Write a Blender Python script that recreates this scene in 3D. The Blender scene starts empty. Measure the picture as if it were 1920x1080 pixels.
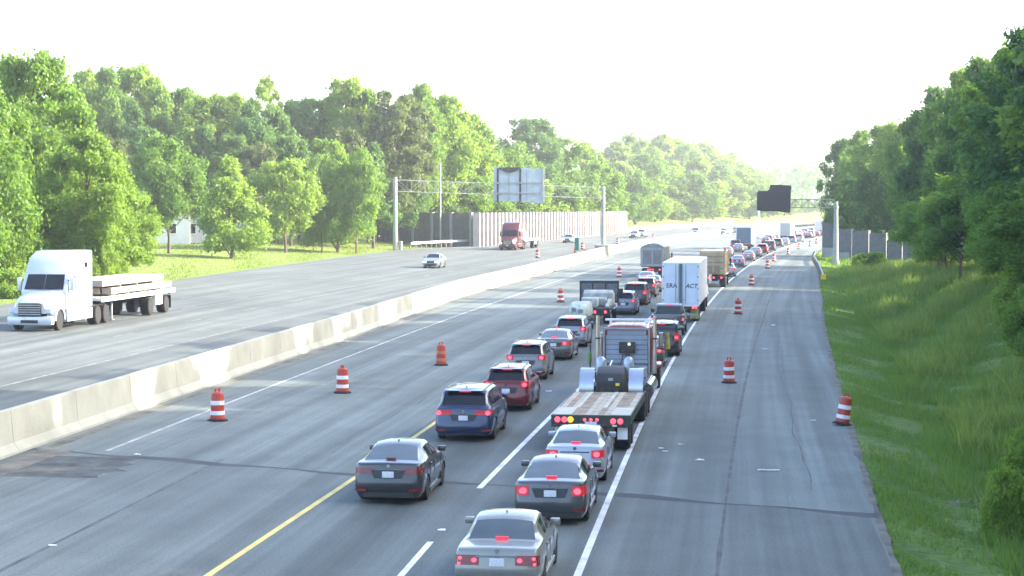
import bpy, bmesh, math, random
import numpy as np
from mathutils import Vector, Matrix
R_ = math.radians
rnd = random.Random(7)
S = bpy.context.scene
COL = S.collection

# ---------------------------------------------------------------- camera
FPX, CH, PITCH = 3700.0, 8.0, math.atan(155.0 / 3700.0)      # focal length in px of a 1920 wide frame, eye height
cam_d = bpy.data.cameras.new('camera'); cam = bpy.data.objects.new('camera', cam_d); COL.objects.link(cam)
cam_d.sensor_width = 36.0; cam_d.lens = FPX * 36.0 / 1920.0
cam_d.clip_start = 0.5; cam_d.clip_end = 9000
cam.location = (0, 0, CH); cam.rotation_euler = (math.pi / 2 - PITCH, 0, 0)
S.camera = cam
# ---------------------------------------------------------------- light
SUN_EL, SUN_AZ = R_(24), R_(84)       # azimuth clockwise from the +Y view direction
world = bpy.data.worlds.new('World'); S.world = world; world.use_nodes = True
wn = world.node_tree.nodes; wl = world.node_tree.links; wn.clear()
sky = wn.new('ShaderNodeTexSky'); sky.sky_type = 'NISHITA'; sky.sun_disc = False
sky.sun_elevation = SUN_EL; sky.sun_rotation = SUN_AZ; sky.altitude = 200
sky.air_density = 0.8; sky.dust_density = 4.0; sky.ozone_density = 1.0
bg = wn.new('ShaderNodeBackground'); bg.inputs['Strength'].default_value = 0.15
wo = wn.new('ShaderNodeOutputWorld')
wl.new(sky.outputs[0], bg.inputs['Color']); wl.new(bg.outputs[0], wo.inputs['Surface'])
sd = bpy.data.lights.new('sun', 'SUN'); sd.energy = 2.35; sd.angle = R_(0.55); sd.color = (1.0, 0.92, 0.78)
sun = bpy.data.objects.new('sun', sd); COL.objects.link(sun)
sv = Vector((math.sin(SUN_AZ) * math.cos(SUN_EL), math.cos(SUN_AZ) * math.cos(SUN_EL), math.sin(SUN_EL)))
sun.rotation_euler = sv.to_track_quat('Z', 'Y').to_euler()
S.view_settings.view_transform = 'Standard'; S.view_settings.look = 'None'
S.view_settings.exposure = 2.75; S.view_settings.gamma = 1.0; S.view_settings.use_curve_mapping = False
S.render.engine = 'CYCLES'
S.cycles.use_denoising = True
S.cycles.max_bounces = 6; S.cycles.diffuse_bounces = 3; S.cycles.glossy_bounces = 3
S.cycles.transmission_bounces = 4; S.cycles.volume_bounces = 0; S.cycles.transparent_max_bounces = 8
S.cycles.sample_clamp_indirect = 6.0

# ---------------------------------------------------------------- road geometry
def Rx(y):                                     # x of the white right edge line
    return -2.94 + 0.0973 * y + 0.00013 * y * y if y < 800 else -2.94 + 77.84 + 83.2 + (y - 800) * 0.3053
def dR(y): return 0.0973 + 0.00026 * min(y, 800)
def tab(y, t): return float(np.interp(y, [a for a, b in t], [b for a, b in t]))
T_BAR = [(0, -18.6), (60, -18.7), (82, -18.9), (113, -19.2), (163, -20.7), (202, -20.8), (250, -21.6), (295, -23.0), (354, -24.2), (450, -25), (900, -25)]
T_QR = [(0, 6.6), (43, 7.0), (73, 7.7), (114, 8.5), (173, 9.4), (264, 9.6), (320, 7.6), (450, 6.5), (900, 6)]
T_QL = [(0, -41), (60, -41), (110, -42), (160, -43.8), (265, -48), (280, -48), (300, -43.2), (451, -43), (600, -45), (900, -45)]
def qbar(y): return tab(y, T_BAR)
def qr(y): return tab(y, T_QR)
def ql(y): return tab(y, T_QL)
def sst(t): t = max(0.0, min(1.0, t)); return t * t * (3 - 2 * t)
def zroad(q, y):
    b = qbar(y)
    if q > b - 0.3: return -0.02 * q
    u = b - q
    return float(np.interp(u, [0, 9, 28, 60], [1.1, 1.6, 1.95, 2.1]))
BANK_R = [(0, 3.8), (120, 3.9), (180, 3.0), (240, 1.2), (290, .3), (900, .6)]
BANK_L = [(0, .7), (240, .9), (300, 1.2), (380, 1.9), (450, 2.0), (900, 2.4)]
def zg(x, y):
    q = x - Rx(y); a, b = qr(y), ql(y)
    if q > a:
        r = q - a
        return zroad(a, y) - 0.04 - 0.35 * sst(r / 3.0) + tab(y, BANK_R) * sst((r - 3.5) / 14) + 0.05 * max(0, r - 18) + \
            0.12 * math.sin(x * .9 + y * .31) * math.sin(y * .23) * sst(r / 6)
    if q < b:
        r = b - q
        return zroad(b, y) - 0.04 - 0.2 * sst(r / 3) + tab(y, BANK_L) * sst((r - 2) / 26) + 0.035 * min(max(0, r - 30), 150)
    return zroad(q, y)
CP, SP = math.cos(PITCH), math.sin(PITCH)
def ray(px, py):
    dx, dy = (px - 960) / FPX, (540 - py) / FPX
    return dx, CP + SP * dy, CP * dy - SP
def at(px, py, z=None):                        # where the ray of a photo pixel meets the ground (world metres)
    d = ray(px, py); zz = z if z is not None else 0.0
    for _ in range(25):
        t = (zz - CH) / d[2]; x, y = d[0] * t, d[1] * t
        if z is not None: break
        zz = 0.5 * zz + 0.5 * zg(x, y)
    return Vector((x, y, zz))
def atd(px, y): d = ray(px, 385); return (d[0] / d[1]) * y
def ztop(py, y): d = ray(960, py); return CH + d[2] / d[1] * y

# ---------------------------------------------------------------- materials
MATS = {}
def mat(name, col, rough=0.7, metal=0.0, var=0.12, nscale=3.0, emit=None, bump=0.0, bscale=30.0, spec=0.5, coat=0.0, objcol=False):
    if name in MATS: return MATS[name]
    m = bpy.data.materials.new(name); m.use_nodes = True; nt = m.node_tree; N, L = nt.nodes, nt.links
    b = N['Principled BSDF']
    b.inputs['Roughness'].default_value = rough; b.inputs['Metallic'].default_value = metal
    b.inputs['Specular IOR Level'].default_value = spec
    if coat: b.inputs['Coat Weight'].default_value = coat; b.inputs['Coat Roughness'].default_value = 0.08
    tc = N.new('ShaderNodeTexCoord'); no = N.new('ShaderNodeTexNoise')
    no.inputs['Scale'].default_value = nscale; no.inputs['Detail'].default_value = 5
    L.new(tc.outputs['Object'], no.inputs['Vector'])
    mp = N.new('ShaderNodeMapRange'); mp.inputs['From Min'].default_value = .3; mp.inputs['From Max'].default_value = .7
    mp.inputs['To Min'].default_value = 1 - var; mp.inputs['To Max'].default_value = 1 + var
    L.new(no.outputs['Fac'], mp.inputs['Value'])
    mx = N.new('ShaderNodeMix'); mx.data_type = 'RGBA'; mx.blend_type = 'MULTIPLY'; mx.inputs['Factor'].default_value = 1
    if objcol:
        oi = N.new('ShaderNodeObjectInfo'); L.new(oi.outputs['Color'], mx.inputs['A'])
    else: mx.inputs['A'].default_value = (*col, 1)
    cb = N.new('ShaderNodeCombineColor')
    for i in range(3): L.new(mp.outputs[0], cb.inputs[i])
    L.new(cb.outputs[0], mx.inputs['B']); L.new(mx.outputs['Result'], b.inputs['Base Color'])
    if emit:
        b.inputs['Emission Color'].default_value = (*emit[0], 1); b.inputs['Emission Strength'].default_value = emit[1]
    if bump:
        n2 = N.new('ShaderNodeTexNoise'); n2.inputs['Scale'].default_value = bscale; n2.inputs['Detail'].default_value = 4
        L.new(tc.outputs['Object'], n2.inputs['Vector'])
        bp = N.new('ShaderNodeBump'); bp.inputs['Strength'].default_value = bump; bp.inputs['Distance'].default_value = 0.05
        L.new(n2.outputs['Fac'], bp.inputs['Height']); L.new(bp.outputs[0], b.inputs['Normal'])
    MATS[name] = m; return m
PAINT = mat('car_paint', (1, 1, 1), .32, .35, .05, 2, coat=.8, objcol=True)
GLASS = mat('dark_glass', (.008, .011, .014), .08, 0, .1, 2, spec=.45)
GLASS2 = mat('tinted_rear_glass', (.05, .07, .08), .08, 0, .15, 1.5, spec=.9)
RUBBER = mat('rubber', (.016, .016, .017), .85, 0, .25, 8)
BLACK = mat('black_plastic', (.02, .021, .022), .6, 0, .2, 6)
UNDER = mat('underbody', (.012, .012, .012), .9)
RIM = mat('rim_metal', (.45, .45, .46), .4, .35, .15, 6)
CHROME = mat('chrome', (.75, .77, .8), .14, 1, .05, 3)
STEEL = mat('galvanised_steel', (.30, .33, .34), .5, .5, .15, 4)
WHITEP = mat('white_paint', (.78, .79, .8), .4, 0, .05, 2)
PLATE = mat('licence_plate', (.62, .64, .7), .5, 0, .25, 40)
LENS = mat('red_lens', (.16, .008, .01), .25, 0, .2, 10, spec=.7)
LENSLIT = mat('glowing_red_lens', (.3, .01, .015), .3, emit=((1, .015, .05), .035))
LIT = mat('lit_brake_lamp', (.4, .01, .02), .4, emit=((1, .03, .08), .26))
LIT2 = mat('lit_brake_core', (.6, .1, .1), .4, emit=((1, .055, .10), .42))
AMBER = mat('lit_amber_lamp', (.6, .3, .02), .4, emit=((1, .42, .03), .22))
HEAD = mat('lit_headlamp', (.8, .8, .75), .3, emit=((1, .98, .86), .35))
CONC = mat('concrete', (.32, .33, .27), .85, 0, .2, .5, bump=.25, bscale=9)
ORANGE = mat('orange_plastic', (.37, .042, .02), .45, 0, .12, 5)
REFL = mat('white_reflective_band', (.72, .72, .74), .35, 0, .08, 8)
WOOD = mat('deck_timber', (.42, .37, .31), .8, 0, .35, 2.2, bump=.2, bscale=25)
DARKRED = mat('maroon_paint', (.16, .02, .025), .3, .2, .1, 2, coat=.7)
BARK = mat('bark', (.11, .085, .06), .95, 0, .35, 6, bump=.6, bscale=14)

def leafmat(name, col, col2, tr=.45):
    m = bpy.data.materials.new(name); m.use_nodes = True; N, L = m.node_tree.nodes, m.node_tree.links; N.clear()
    o = N.new('ShaderNodeOutputMaterial'); d = N.new('ShaderNodeBsdfDiffuse'); t = N.new('ShaderNodeBsdfTranslucent')
    g = N.new('ShaderNodeBsdfGlossy'); g.inputs['Roughness'].default_value = .55
    ge = N.new('ShaderNodeNewGeometry'); oi = N.new('ShaderNodeObjectInfo')
    ad = N.new('ShaderNodeMath'); ad.operation = 'ADD'; L.new(ge.outputs['Random Per Island'], ad.inputs[0]); L.new(oi.outputs['Random'], ad.inputs[1])
    ha = N.new('ShaderNodeMath'); ha.operation = 'MULTIPLY'; ha.inputs[1].default_value = .5; L.new(ad.outputs[0], ha.inputs[0])
    mx = N.new('ShaderNodeMix'); mx.data_type = 'RGBA'; mx.inputs['A'].default_value = (*col, 1); mx.inputs['B'].default_value = (*col2, 1)
    L.new(ha.outputs[0], mx.inputs['Factor'])
    L.new(mx.outputs['Result'], d.inputs['Color'])
    tb = N.new('ShaderNodeMix'); tb.data_type = 'RGBA'; tb.blend_type = 'MULTIPLY'; tb.inputs['Factor'].default_value = 1
    L.new(mx.outputs['Result'], tb.inputs['A']); tb.inputs['B'].default_value = (1.5, 1.45, .6, 1); L.new(tb.outputs['Result'], t.inputs['Color'])
    m1 = N.new('ShaderNodeMixShader'); m1.inputs[0].default_value = tr; L.new(d.outputs[0], m1.inputs[1]); L.new(t.outputs[0], m1.inputs[2])
    m2 = N.new('ShaderNodeMixShader'); m2.inputs[0].default_value = .015; L.new(m1.outputs[0], m2.inputs[1]); L.new(g.outputs[0], m2.inputs[2])
    L.new(m2.outputs[0], o.inputs['Surface']); MATS[name] = m; return m
LEAF = leafmat('leaf_green', (.085, .17, .035), (.16, .27, .055), .5)
LEAFD = leafmat('leaf_dark', (.06, .14, .045), (.12, .21, .06), .45)
LEAFY = leafmat('leaf_yellow_green', (.13, .23, .04), (.22, .32, .07), .55)
LEAFB = leafmat('leaf_brownish', (.085, .125, .05), (.15, .19, .07), .45)
GRASSL = leafmat('grass_blade', (.09, .18, .045), (.18, .27, .075), .5)

# ---------------------------------------------------------------- object helpers
def link(o, parent=None):
    COL.objects.link(o)
    if parent is not None: o.parent = parent
    return o
def tag(o, label=None, cat=None, group=None, kind=None):
    if label: o['label'] = label
    if cat: o['category'] = cat
    if group: o['group'] = group
    if kind: o['kind'] = kind
    return o
def empty(name, loc=(0, 0, 0), rz=0.0, label=None, cat=None, group=None, parent=None):
    o = bpy.data.objects.new(name, None); o.empty_display_size = .3; o.location = loc; o.rotation_euler = (0, 0, rz)
    link(o, parent); return tag(o, label, cat, group)
class MB:
    def __init__(s): s.v, s.f, s.m = [], [], []
    def add(s, vs, fs, mi=0):
        o = len(s.v); s.v += [tuple(v) for v in vs]; s.f += [tuple(i + o for i in f) for f in fs]; s.m += [mi] * len(fs); return s
    def box(s, x0, x1, y0, y1, z0, z1, mi=0):
        return s.add([(x0, y0, z0), (x1, y0, z0), (x1, y1, z0), (x0, y1, z0), (x0, y0, z1), (x1, y0, z1), (x1, y1, z1), (x0, y1, z1)],
                     [(0, 3, 2, 1), (4, 5, 6, 7), (0, 1, 5, 4), (1, 2, 6, 5), (2, 3, 7, 6), (3, 0, 4, 7)], mi)
    def prism(s, pts, x0, x1, mi=0):            # pts in (y,z), counter-clockwise seen from +x
        n = len(pts)
        vs = [(x0, y, z) for y, z in pts] + [(x1, y, z) for y, z in pts]
        fs = [tuple(range(n - 1, -1, -1)), tuple(range(n, 2 * n))] + [(i, (i + 1) % n, n + (i + 1) % n, n + i) for i in range(n)]
        return s.add(vs, fs, mi)
    def tube(s, p0, p1, r0, r1=None, n=10, mi=0, caps=True):
        r1 = r0 if r1 is None else r1; p0, p1 = Vector(p0), Vector(p1); d = (p1 - p0).normalized()
        a = d.orthogonal().normalized(); b = d.cross(a)
        vs = [p0 + (a * math.cos(t) + b * math.sin(t)) * r0 for t in [2 * math.pi * i / n for i in range(n)]]
        vs += [p1 + (a * math.cos(t) + b * math.sin(t)) * r1 for t in [2 * math.pi * i / n for i in range(n)]]
        fs = [(i, (i + 1) % n, n + (i + 1) % n, n + i) for i in range(n)]
        if caps: fs += [tuple(range(n - 1, -1, -1)), tuple(range(n, 2 * n))]
        return s.add(vs, fs, mi)
    def lathe(s, prof, n=16, axis='z', c=(0, 0, 0), mi=0):   # prof: (r, h)
        vs = []
        for r, h in prof:
            for i in range(n):
                t = 2 * math.pi * i / n; u, w = r * math.cos(t), r * math.sin(t)
                vs.append((c[0] + u, c[1] + w, c[2] + h) if axis == 'z' else (c[0] + h, c[1] + u, c[2] + w))
        fs = [(k * n + i, k * n + (i + 1) % n, (k + 1) * n + (i + 1) % n, (k + 1) * n + i) for k in range(len(prof) - 1) for i in range(n)]
        fs += [tuple(range(n - 1, -1, -1)), tuple(range((len(prof) - 1) * n, len(prof) * n))]
        return s.add(vs, fs, mi)
    def mesh(s, name, mats, smooth=None, bevel=0, clean=False):
        me = bpy.data.meshes.new(name); me.from_pydata(s.v, [], s.f); me.polygons.foreach_set('material_index', s.m)
        for m in (mats if isinstance(mats, (list, tuple)) else [mats]): me.materials.append(m)
        if bevel or clean:
            bm = bmesh.new(); bm.from_mesh(me)
            if clean:
                bmesh.ops.remove_doubles(bm, verts=bm.verts, dist=.0008); bmesh.ops.dissolve_degenerate(bm, edges=bm.edges, dist=.0008)
            if bevel: bmesh.ops.bevel(bm, geom=[e for e in bm.edges if len(e.link_faces) == 2 and e.calc_face_angle(0) > .5], offset=bevel, segments=2, affect='EDGES', profile=.5)
            bmesh.ops.recalc_face_normals(bm, faces=bm.faces)
            bm.to_mesh(me); bm.free()
        if smooth is not None:
            me.shade_smooth(); me.set_sharp_from_angle(angle=R_(smooth))
        return me
    def build(s, name, mats, parent=None, smooth=None, bevel=0, clean=False, loc=None, rz=None):
        o = bpy.data.objects.new(name, s.mesh(name, mats, smooth, bevel, clean))
        if loc is not None: o.location = loc
        if rz is not None: o.rotation_euler = (0, 0, rz)
        return link(o, parent)
CH_OF = {}
def copy_tree(o, parent=None):
    c = o.copy(); COL.objects.link(c)
    if parent is not None: c.parent = parent
    for k in list(o.children): copy_tree(k, c)
    return c
def setcol(o, c):
    o.color = (*c, 1)
    for k in o.children: setcol(k, c)
def inst(name, mesh, parent=None, loc=None, rz=None):
    o = bpy.data.objects.new(name, mesh)
    if loc is not None: o.location = loc
    if rz is not None: o.rotation_euler = (0, 0, rz)
    return link(o, parent)

# ---------------------------------------------------------------- ground, roads
def grid(name, ys, cols, zf, m, kind='structure', parent=None):
    """sheet through rows ys; cols(y) gives the q values; uv = (q, y) in metres"""
    v, f, uv = [], [], []
    nc = len(cols(ys[0]))
    for y in ys:
        for q in cols(y):
            x = Rx(y) + q; v.append((x, y, zf(q, x, y))); uv.append((q, y))
    for j in range(len(ys) - 1):
        for i in range(nc - 1):
            a = j * nc + i; f.append((a, a + 1, a + nc + 1, a + nc))
    me = bpy.data.meshes.new(name); me.from_pydata(v, [], f)
    ul = me.uv_layers.new(name='UVMap'); li = np.empty(len(me.loops), dtype=np.int32); me.loops.foreach_get('vertex_index', li)
    ul.data.foreach_set('uv', np.array(uv, dtype=np.float32)[li].ravel()); me.materials.append(m); me.shade_smooth()
    o = bpy.data.objects.new(name, me); link(o, parent)
    if kind: o['kind'] = kind
    return o
def asphalt(name, base, seed, warm=0.0):
    m = bpy.data.materials.new(name); m.use_nodes = True; N, L = m.node_tree.nodes, m.node_tree.links; b = N['Principled BSDF']
    uv = N.new('ShaderNodeUVMap'); 
    def noise(scx, scy, scale, detail=4, off=0):
        mp = N.new('ShaderNodeMapping'); mp.inputs['Scale'].default_value = (scx, scy, 1); mp.inputs['Location'].default_value = (off + seed, off, 0)
        L.new(uv.outputs[0], mp.inputs[0]); n = N.new('ShaderNodeTexNoise'); n.inputs['Scale'].default_value = scale; n.inputs['Detail'].default_value = detail
        L.new(mp.outputs[0], n.inputs['Vector']); return n
    def rng(n, lo, hi, a=.35, c=.65):
        r = N.new('ShaderNodeMapRange'); r.inputs['From Min'].default_value = a; r.inputs['From Max'].default_value = c
        r.inputs['To Min'].default_value = lo; r.inputs['To Max'].default_value = hi; L.new(n.outputs[0], r.inputs['Value']); return r
    terms = [rng(noise(1.1, .012, 1.0, 6, 3), .78, 1.22), rng(noise(.12, .05, 1.0, 5, 9), .85, 1.15), rng(noise(3.2, .03, 1.0, 3, 31), .9, 1.1), rng(noise(1, 1, 14, 4, 1), .84, 1.16), rng(noise(.5, .3, 1.3, 6, 17), .9, 1.07)]
    cur = terms[0].outputs[0]
    for t in terms[1:]:
        mu = N.new('ShaderNodeMath'); mu.operation = 'MULTIPLY'; L.new(cur, mu.inputs[0]); L.new(t.outputs[0], mu.inputs[1]); cur = mu.outputs[0]
    cb = N.new('ShaderNodeCombineColor')
    for i in range(3): L.new(cur, cb.inputs[i])
    mx = N.new('ShaderNodeMix'); mx.data_type = 'RGBA'; mx.blend_type = 'MULTIPLY'; mx.inputs['Factor'].default_value = 1
    mx.inputs['A'].default_value = (*base, 1); L.new(cb.outputs[0], mx.inputs['B']); L.new(mx.outputs['Result'], b.inputs['Base Color'])
    b.inputs['Roughness'].default_value = .82; b.inputs['Specular IOR Level'].default_value = .35
    bp = N.new('ShaderNodeBump'); bp.inputs['Strength'].default_value = .35; bp.inputs['Distance'].default_value = .01
    L.new(noise(1, 1, 45, 3, 5).outputs[0], bp.inputs['Height']); L.new(bp.outputs[0], b.inputs['Normal'])
    MATS[name] = m; return m
def groundmat():
    m = bpy.data.materials.new('grass_ground'); m.use_nodes = True; N, L = m.node_tree.nodes, m.node_tree.links; b = N['Principled BSDF']
    uv = N.new('ShaderNodeUVMap')
    def noise(scale, detail, sx=1, sy=1):
        mp = N.new('ShaderNodeMapping'); mp.inputs['Scale'].default_value = (sx, sy, 1); L.new(uv.outputs[0], mp.inputs[0])
        n = N.new('ShaderNodeTexNoise'); n.inputs['Scale'].default_value = scale; n.inputs['Detail'].default_value = detail; L.new(mp.outputs[0], n.inputs['Vector']); return n
    r = N.new('ShaderNodeValToRGB'); r.color_ramp.elements[0].position = .3; r.color_ramp.elements[1].position = .75
    r.color_ramp.elements[0].color = (.075, .13, .035, 1); r.color_ramp.elements[1].color = (.19, .21, .08, 1)
    e = r.color_ramp.elements.new(.5); e.color = (.12, .19, .05, 1)
    L.new(noise(.22, 7, 1, .6).outputs[0], r.inputs[0])
    mx = N.new('ShaderNodeMix'); mx.data_type = 'RGBA'; mx.blend_type = 'OVERLAY'; mx.inputs['Factor'].default_value = .6
    sx = N.new('ShaderNodeSeparateXYZ'); L.new(uv.outputs[0], sx.inputs[0]); lt = N.new('ShaderNodeMath'); lt.operation = 'LESS_THAN'; lt.inputs[1].default_value = -20; L.new(sx.outputs[0], lt.inputs[0])
    lw = N.new('ShaderNodeMix'); lw.data_type = 'RGBA'; lw.inputs['B'].default_value = (.19, .24, .06, 1); lf = N.new('ShaderNodeMath'); lf.operation = 'MULTIPLY'; lf.inputs[1].default_value = .75; L.new(lt.outputs[0], lf.inputs[0]); L.new(lf.outputs[0], lw.inputs['Factor']); L.new(r.outputs[0], lw.inputs['A'])
    L.new(lw.outputs['Result'], mx.inputs['A']); L.new(noise(3.0, 6).outputs[0], mx.inputs['B']); L.new(mx.outputs['Result'], b.inputs['Base Color'])
    b.inputs['Roughness'].default_value = .95; b.inputs['Specular IOR Level'].default_value = .1
    bp = N.new('ShaderNodeBump'); bp.inputs['Strength'].default_value = .9; bp.inputs['Distance'].default_value = .25
    L.new(noise(2.2, 8).outputs[0], bp.inputs['Height']); L.new(bp.outputs[0], b.inputs['Normal'])
    return m
YS = [float(a) for a in np.concatenate([np.arange(-40, 460, 4.0), np.arange(460, 760, 10.0), np.arange(760, 1700, 60.0)])]
def gcols(y):
    a, b = qr(y), ql(y)
    L_ = [b - d for d in (1400, 900, 600, 400, 300, 220, 170, 130, 100, 80, 64, 50, 40, 32, 26, 21, 17, 14, 11, 8.5, 6.5, 5, 3.5, 2, 1, .5, 0)]
    R2 = [a + d for d in (0, .5, 1, 2, 3, 4, 5.5, 7, 8.5, 10, 11.5, 13, 14.5, 16, 18, 20, 23, 27, 33, 42, 55, 75, 100, 150, 250, 400, 700, 1200)]
    return L_ + [b + .6, b + 8, qbar(y) - 6, qbar(y), -9, -2, a - .6] + R2
def gz(q, x, y):
    a, b = qr(y), ql(y)
    if b + .3 < q < a - .3: return min(zroad(q, y), zroad(qbar(y) + .5, y)) - .5 if q > qbar(y) - 1 else zroad(q, y) - .35
    return zg(x, y)
grid('ground', YS, gcols, gz, groundmat())
ASPH = asphalt('asphalt_right', (.118, .140, .131), 0)
ASPL = asphalt('asphalt_left', (.093, .105, .097), 40)
ASPOLD = asphalt('asphalt_old', (.104, .122, .115), 80)
YR = [y for y in YS if y <= 760]
grid('road_right_carriageway', YR, lambda y: [qbar(y) - .1] + [qbar(y) * (1 - k / 10) for k in range(1, 10)] + [0] + [qr(y) * k / 5 for k in range(1, 6)], lambda q, x, y: zroad(q, y), ASPH)
grid('road_left_carriageway', YR, lambda y: [ql(y) + (qbar(y) - .35 - ql(y)) * k / 12 for k in range(13)], lambda q, x, y: zroad(min(q, qbar(y) - .31), y), ASPL)
ASPLN = asphalt('asphalt_worn_lanes', (.093, .112, .108), 20)
nt = ASPLN.node_tree; b_ = nt.nodes['Principled BSDF']; src = b_.inputs['Base Color'].links[0].from_socket
uvn = nt.nodes.new('ShaderNodeUVMap'); sx = nt.nodes.new('ShaderNodeSeparateXYZ'); nt.links.new(uvn.outputs[0], sx.inputs[0])
mr = nt.nodes.new('ShaderNodeMapRange'); mr.inputs['From Min'].default_value = -7.5; mr.inputs['From Max'].default_value = 0; nt.links.new(sx.outputs[0], mr.inputs['Value'])
cr = nt.nodes.new('ShaderNodeValToRGB'); cr.color_ramp.interpolation = 'B_SPLINE'; e = cr.color_ramp.elements
e[0].position = 0; e[0].color = (1.0, 1.0, 1.0, 1); e[1].position = 1; e[1].color = (.95, .95, .95, 1)
for p_, v_ in ((.11, .92), (.18, .86), (.25, .72), (.33, .86), (.40, .90), (.49, 1.0), (.60, .90), (.67, .84), (.75, .70), (.83, .84), (.90, .92)):
    q_ = e.new(p_); q_.color = (v_, v_, v_, 1)
nt.links.new(mr.outputs[0], cr.inputs[0]); mm_ = nt.nodes.new('ShaderNodeMix'); mm_.data_type = 'RGBA'; mm_.blend_type = 'MULTIPLY'; mm_.inputs['Factor'].default_value = .8
nt.links.new(src, mm_.inputs['A']); nt.links.new(cr.outputs[0], mm_.inputs['B']); nt.links.new(mm_.outputs['Result'], b_.inputs['Base Color'])
grid('road_open_lanes', YR, lambda y: [-7.62, -5.5, -3.6, -1.8, .12], lambda q, x, y: zroad(q, y) + .005, ASPLN)
MARKW = mat('road_marking_white', (.62, .64, .66), .7, 0, .28, 1.3)
MARKY = mat('road_marking_yellow', (.60, .47, .13), .7, 0, .2, 1.3)
MARKF = mat('road_marking_faded', (.33, .33, .29), .75, 0, .4, 1.5)
MARKL = mat('road_marking_worn', (.15, .155, .15), .8, 0, .4, 1.5)
GHOST = mat('ground_off_marking', (.085, .09, .093), .85, 0, .3, 1.5)
SEAM = mat('tar_seam', (.062, .068, .068), .8, 0, .4, 1.2)
def strip(name, qf, w, y0, y1, m, lift=.004, step=4.0, wob=0):
    n = max(1, int((y1 - y0) / step)); ys = [y0 + (y1 - y0) * k / n for k in range(n + 1)]
    qq = qf if callable(qf) else (lambda y: qf)
    rr = [1 + wob * (rnd.random() - .5) for _ in ys]; it = {y: r for y, r in zip(ys, rr)}
    return grid(name, ys, lambda y: [qq(y) - w / 2 * it[y], qq(y) + w / 2 * it[y]], lambda q, x, y: zroad(q, y) + lift, m)
strip('road_marking_edge_line', 0.0, .17, -10, 700, MARKW, .008)
strip('road_marking_lane_line', lambda y: tab(y, [(55, -3.72), (92, -3.3), (200, -3.5)]), .17, 55, 700, MARKW, .008)
strip('road_marking_dash', -3.75, .15, 39.0, 46.2, MARKW, .008)
strip('road_marking_ghost_line', lambda y: tab(y, [(55, -4.0), (75, -3.95), (110, -4.3)]), .18, 51.5, 160, GHOST, .004)
strip('road_marking_yellow_line', lambda y: tab(y, [(40, -7.8), (57, -7.5), (72, -7.4)]), .16, -10, 420, MARKY, .008)
strip('road_marking_old_edge_line', lambda y: tab(y, [(62, -16.2), (100, -16.4), (180, -16.9), (400, -18.5)]), .15, 61.5, 420, MARKF, .008)
for q0 in (-23.5, -38.6):
    strip('road_marking_left_edge_line', q0, .15, -10, 600, MARKL, .008)
for q0 in (-27.2, -31.0, -34.8):
    for k in range(16): strip('road_marking_left_dash', q0, .14, 60 + k * 12.2, 63 + k * 12.2, MARKL, .008)
# tar seams and the skewed transverse joint of the bridge approach
strip('road_seam', lambda y: tab(y, [(42, 3.0), (137, 4.6), (300, 6.0)]), .10, 30, 300, SEAM, .006, 1.5, 1.0)
strip('road_seam', -12.2, .10, 30, 60, SEAM, .006, 2, .8)
def jy(q): return 61.2 - (q + 17.8) * .386
v, f = [], []
qs = [qbar(60) + .1 + k * .6 for k in range(int((7.1 - qbar(60)) / .6) + 1)]
for q in qs:
    yy = jy(q) + .12 * math.sin(q * 1.7); w = .20 + .14 * math.sin(q * .9 + 1) + .07 * rnd.random()
    for d in (-w, w):
        y = yy + d; v.append((Rx(y) + q, y, zroad(q, y) + .007))
f = [(2 * i, 2 * i + 2, 2 * i + 3, 2 * i + 1) for i in range(len(qs) - 1)]
JT = mat('dark_joint_sealer', (.034, .038, .04), .8, 0, .4, 1.2)
m_ = MB(); m_.add(v, f); tag(m_.build('road_joint', JT), kind='structure')
# the older darker surface on the near side of that joint
v, f = [], []
qs2 = [qbar(60) + .1 + k * 1.2 for k in range(int((7.0 - qbar(60)) / 1.2) + 1)] + [6.95]
me_uv = []
for q in qs2:
    for k in range(13):
        y = -30 + (jy(q) + 30) * k / 12; v.append((Rx(y) + q, y, zroad(q, y) + .003)); me_uv.append((q, y))
f = [(i * 13 + k, (i + 1) * 13 + k, (i + 1) * 13 + k + 1, i * 13 + k + 1) for i in range(len(qs2) - 1) for k in range(12)]
m_ = MB(); m_.add(v, f); o = m_.build('road_approach_surface', ASPOLD); tag(o, kind='structure')
ul = o.data.uv_layers.new(name='UVMap')
for lp in o.data.loops: ul.data[lp.index].uv = me_uv[lp.vertex_index]
# old patch by the barrier and a few wandering cracks
PT = mat('rough_old_patch', (.06, .066, .064), .95, 0, .5, 1.6, bump=.5, bscale=14)
strip('road_patch', lambda y: qbar(y) + 2.6, 3.4, 55.5, 60.0, PT, .0065, .5, .5)
def crack(q0, y0, y1, amp, w=.035):
    ph = rnd.uniform(0, 6); strip('road_crack', lambda y: q0 + amp * math.sin(y * .31 + ph) + amp * .5 * math.sin(y * .83 + ph * 2), w, y0, y1, SEAM, .0068, .8, 1.6)
for a_ in ((-14.5, 62, 120, .1), (-9.3, 62, 140, .12), (5.6, 56, 150, .08)): crack(*a_)
for q0, y0, n_ in ((-14, 84, 9),):
    v = []
    for k in range(n_ * 2 + 1): qq_ = q0 + k * .35 - n_ * .35; yy_ = y0 - .386 * (qq_ - q0) + .25 * math.sin(qq_ * 2.1); v += [(Rx(yy_) + qq_, yy_ - .03, zroad(qq_, yy_) + .0069), (Rx(yy_) + qq_, yy_ + .03, zroad(qq_, yy_) + .0069)]
    m_ = MB(); m_.add(v, [(2 * k, 2 * k + 2, 2 * k + 3, 2 * k + 1) for k in range(n_ * 2)]); tag(m_.build('road_crack', SEAM), kind='structure')
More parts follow.
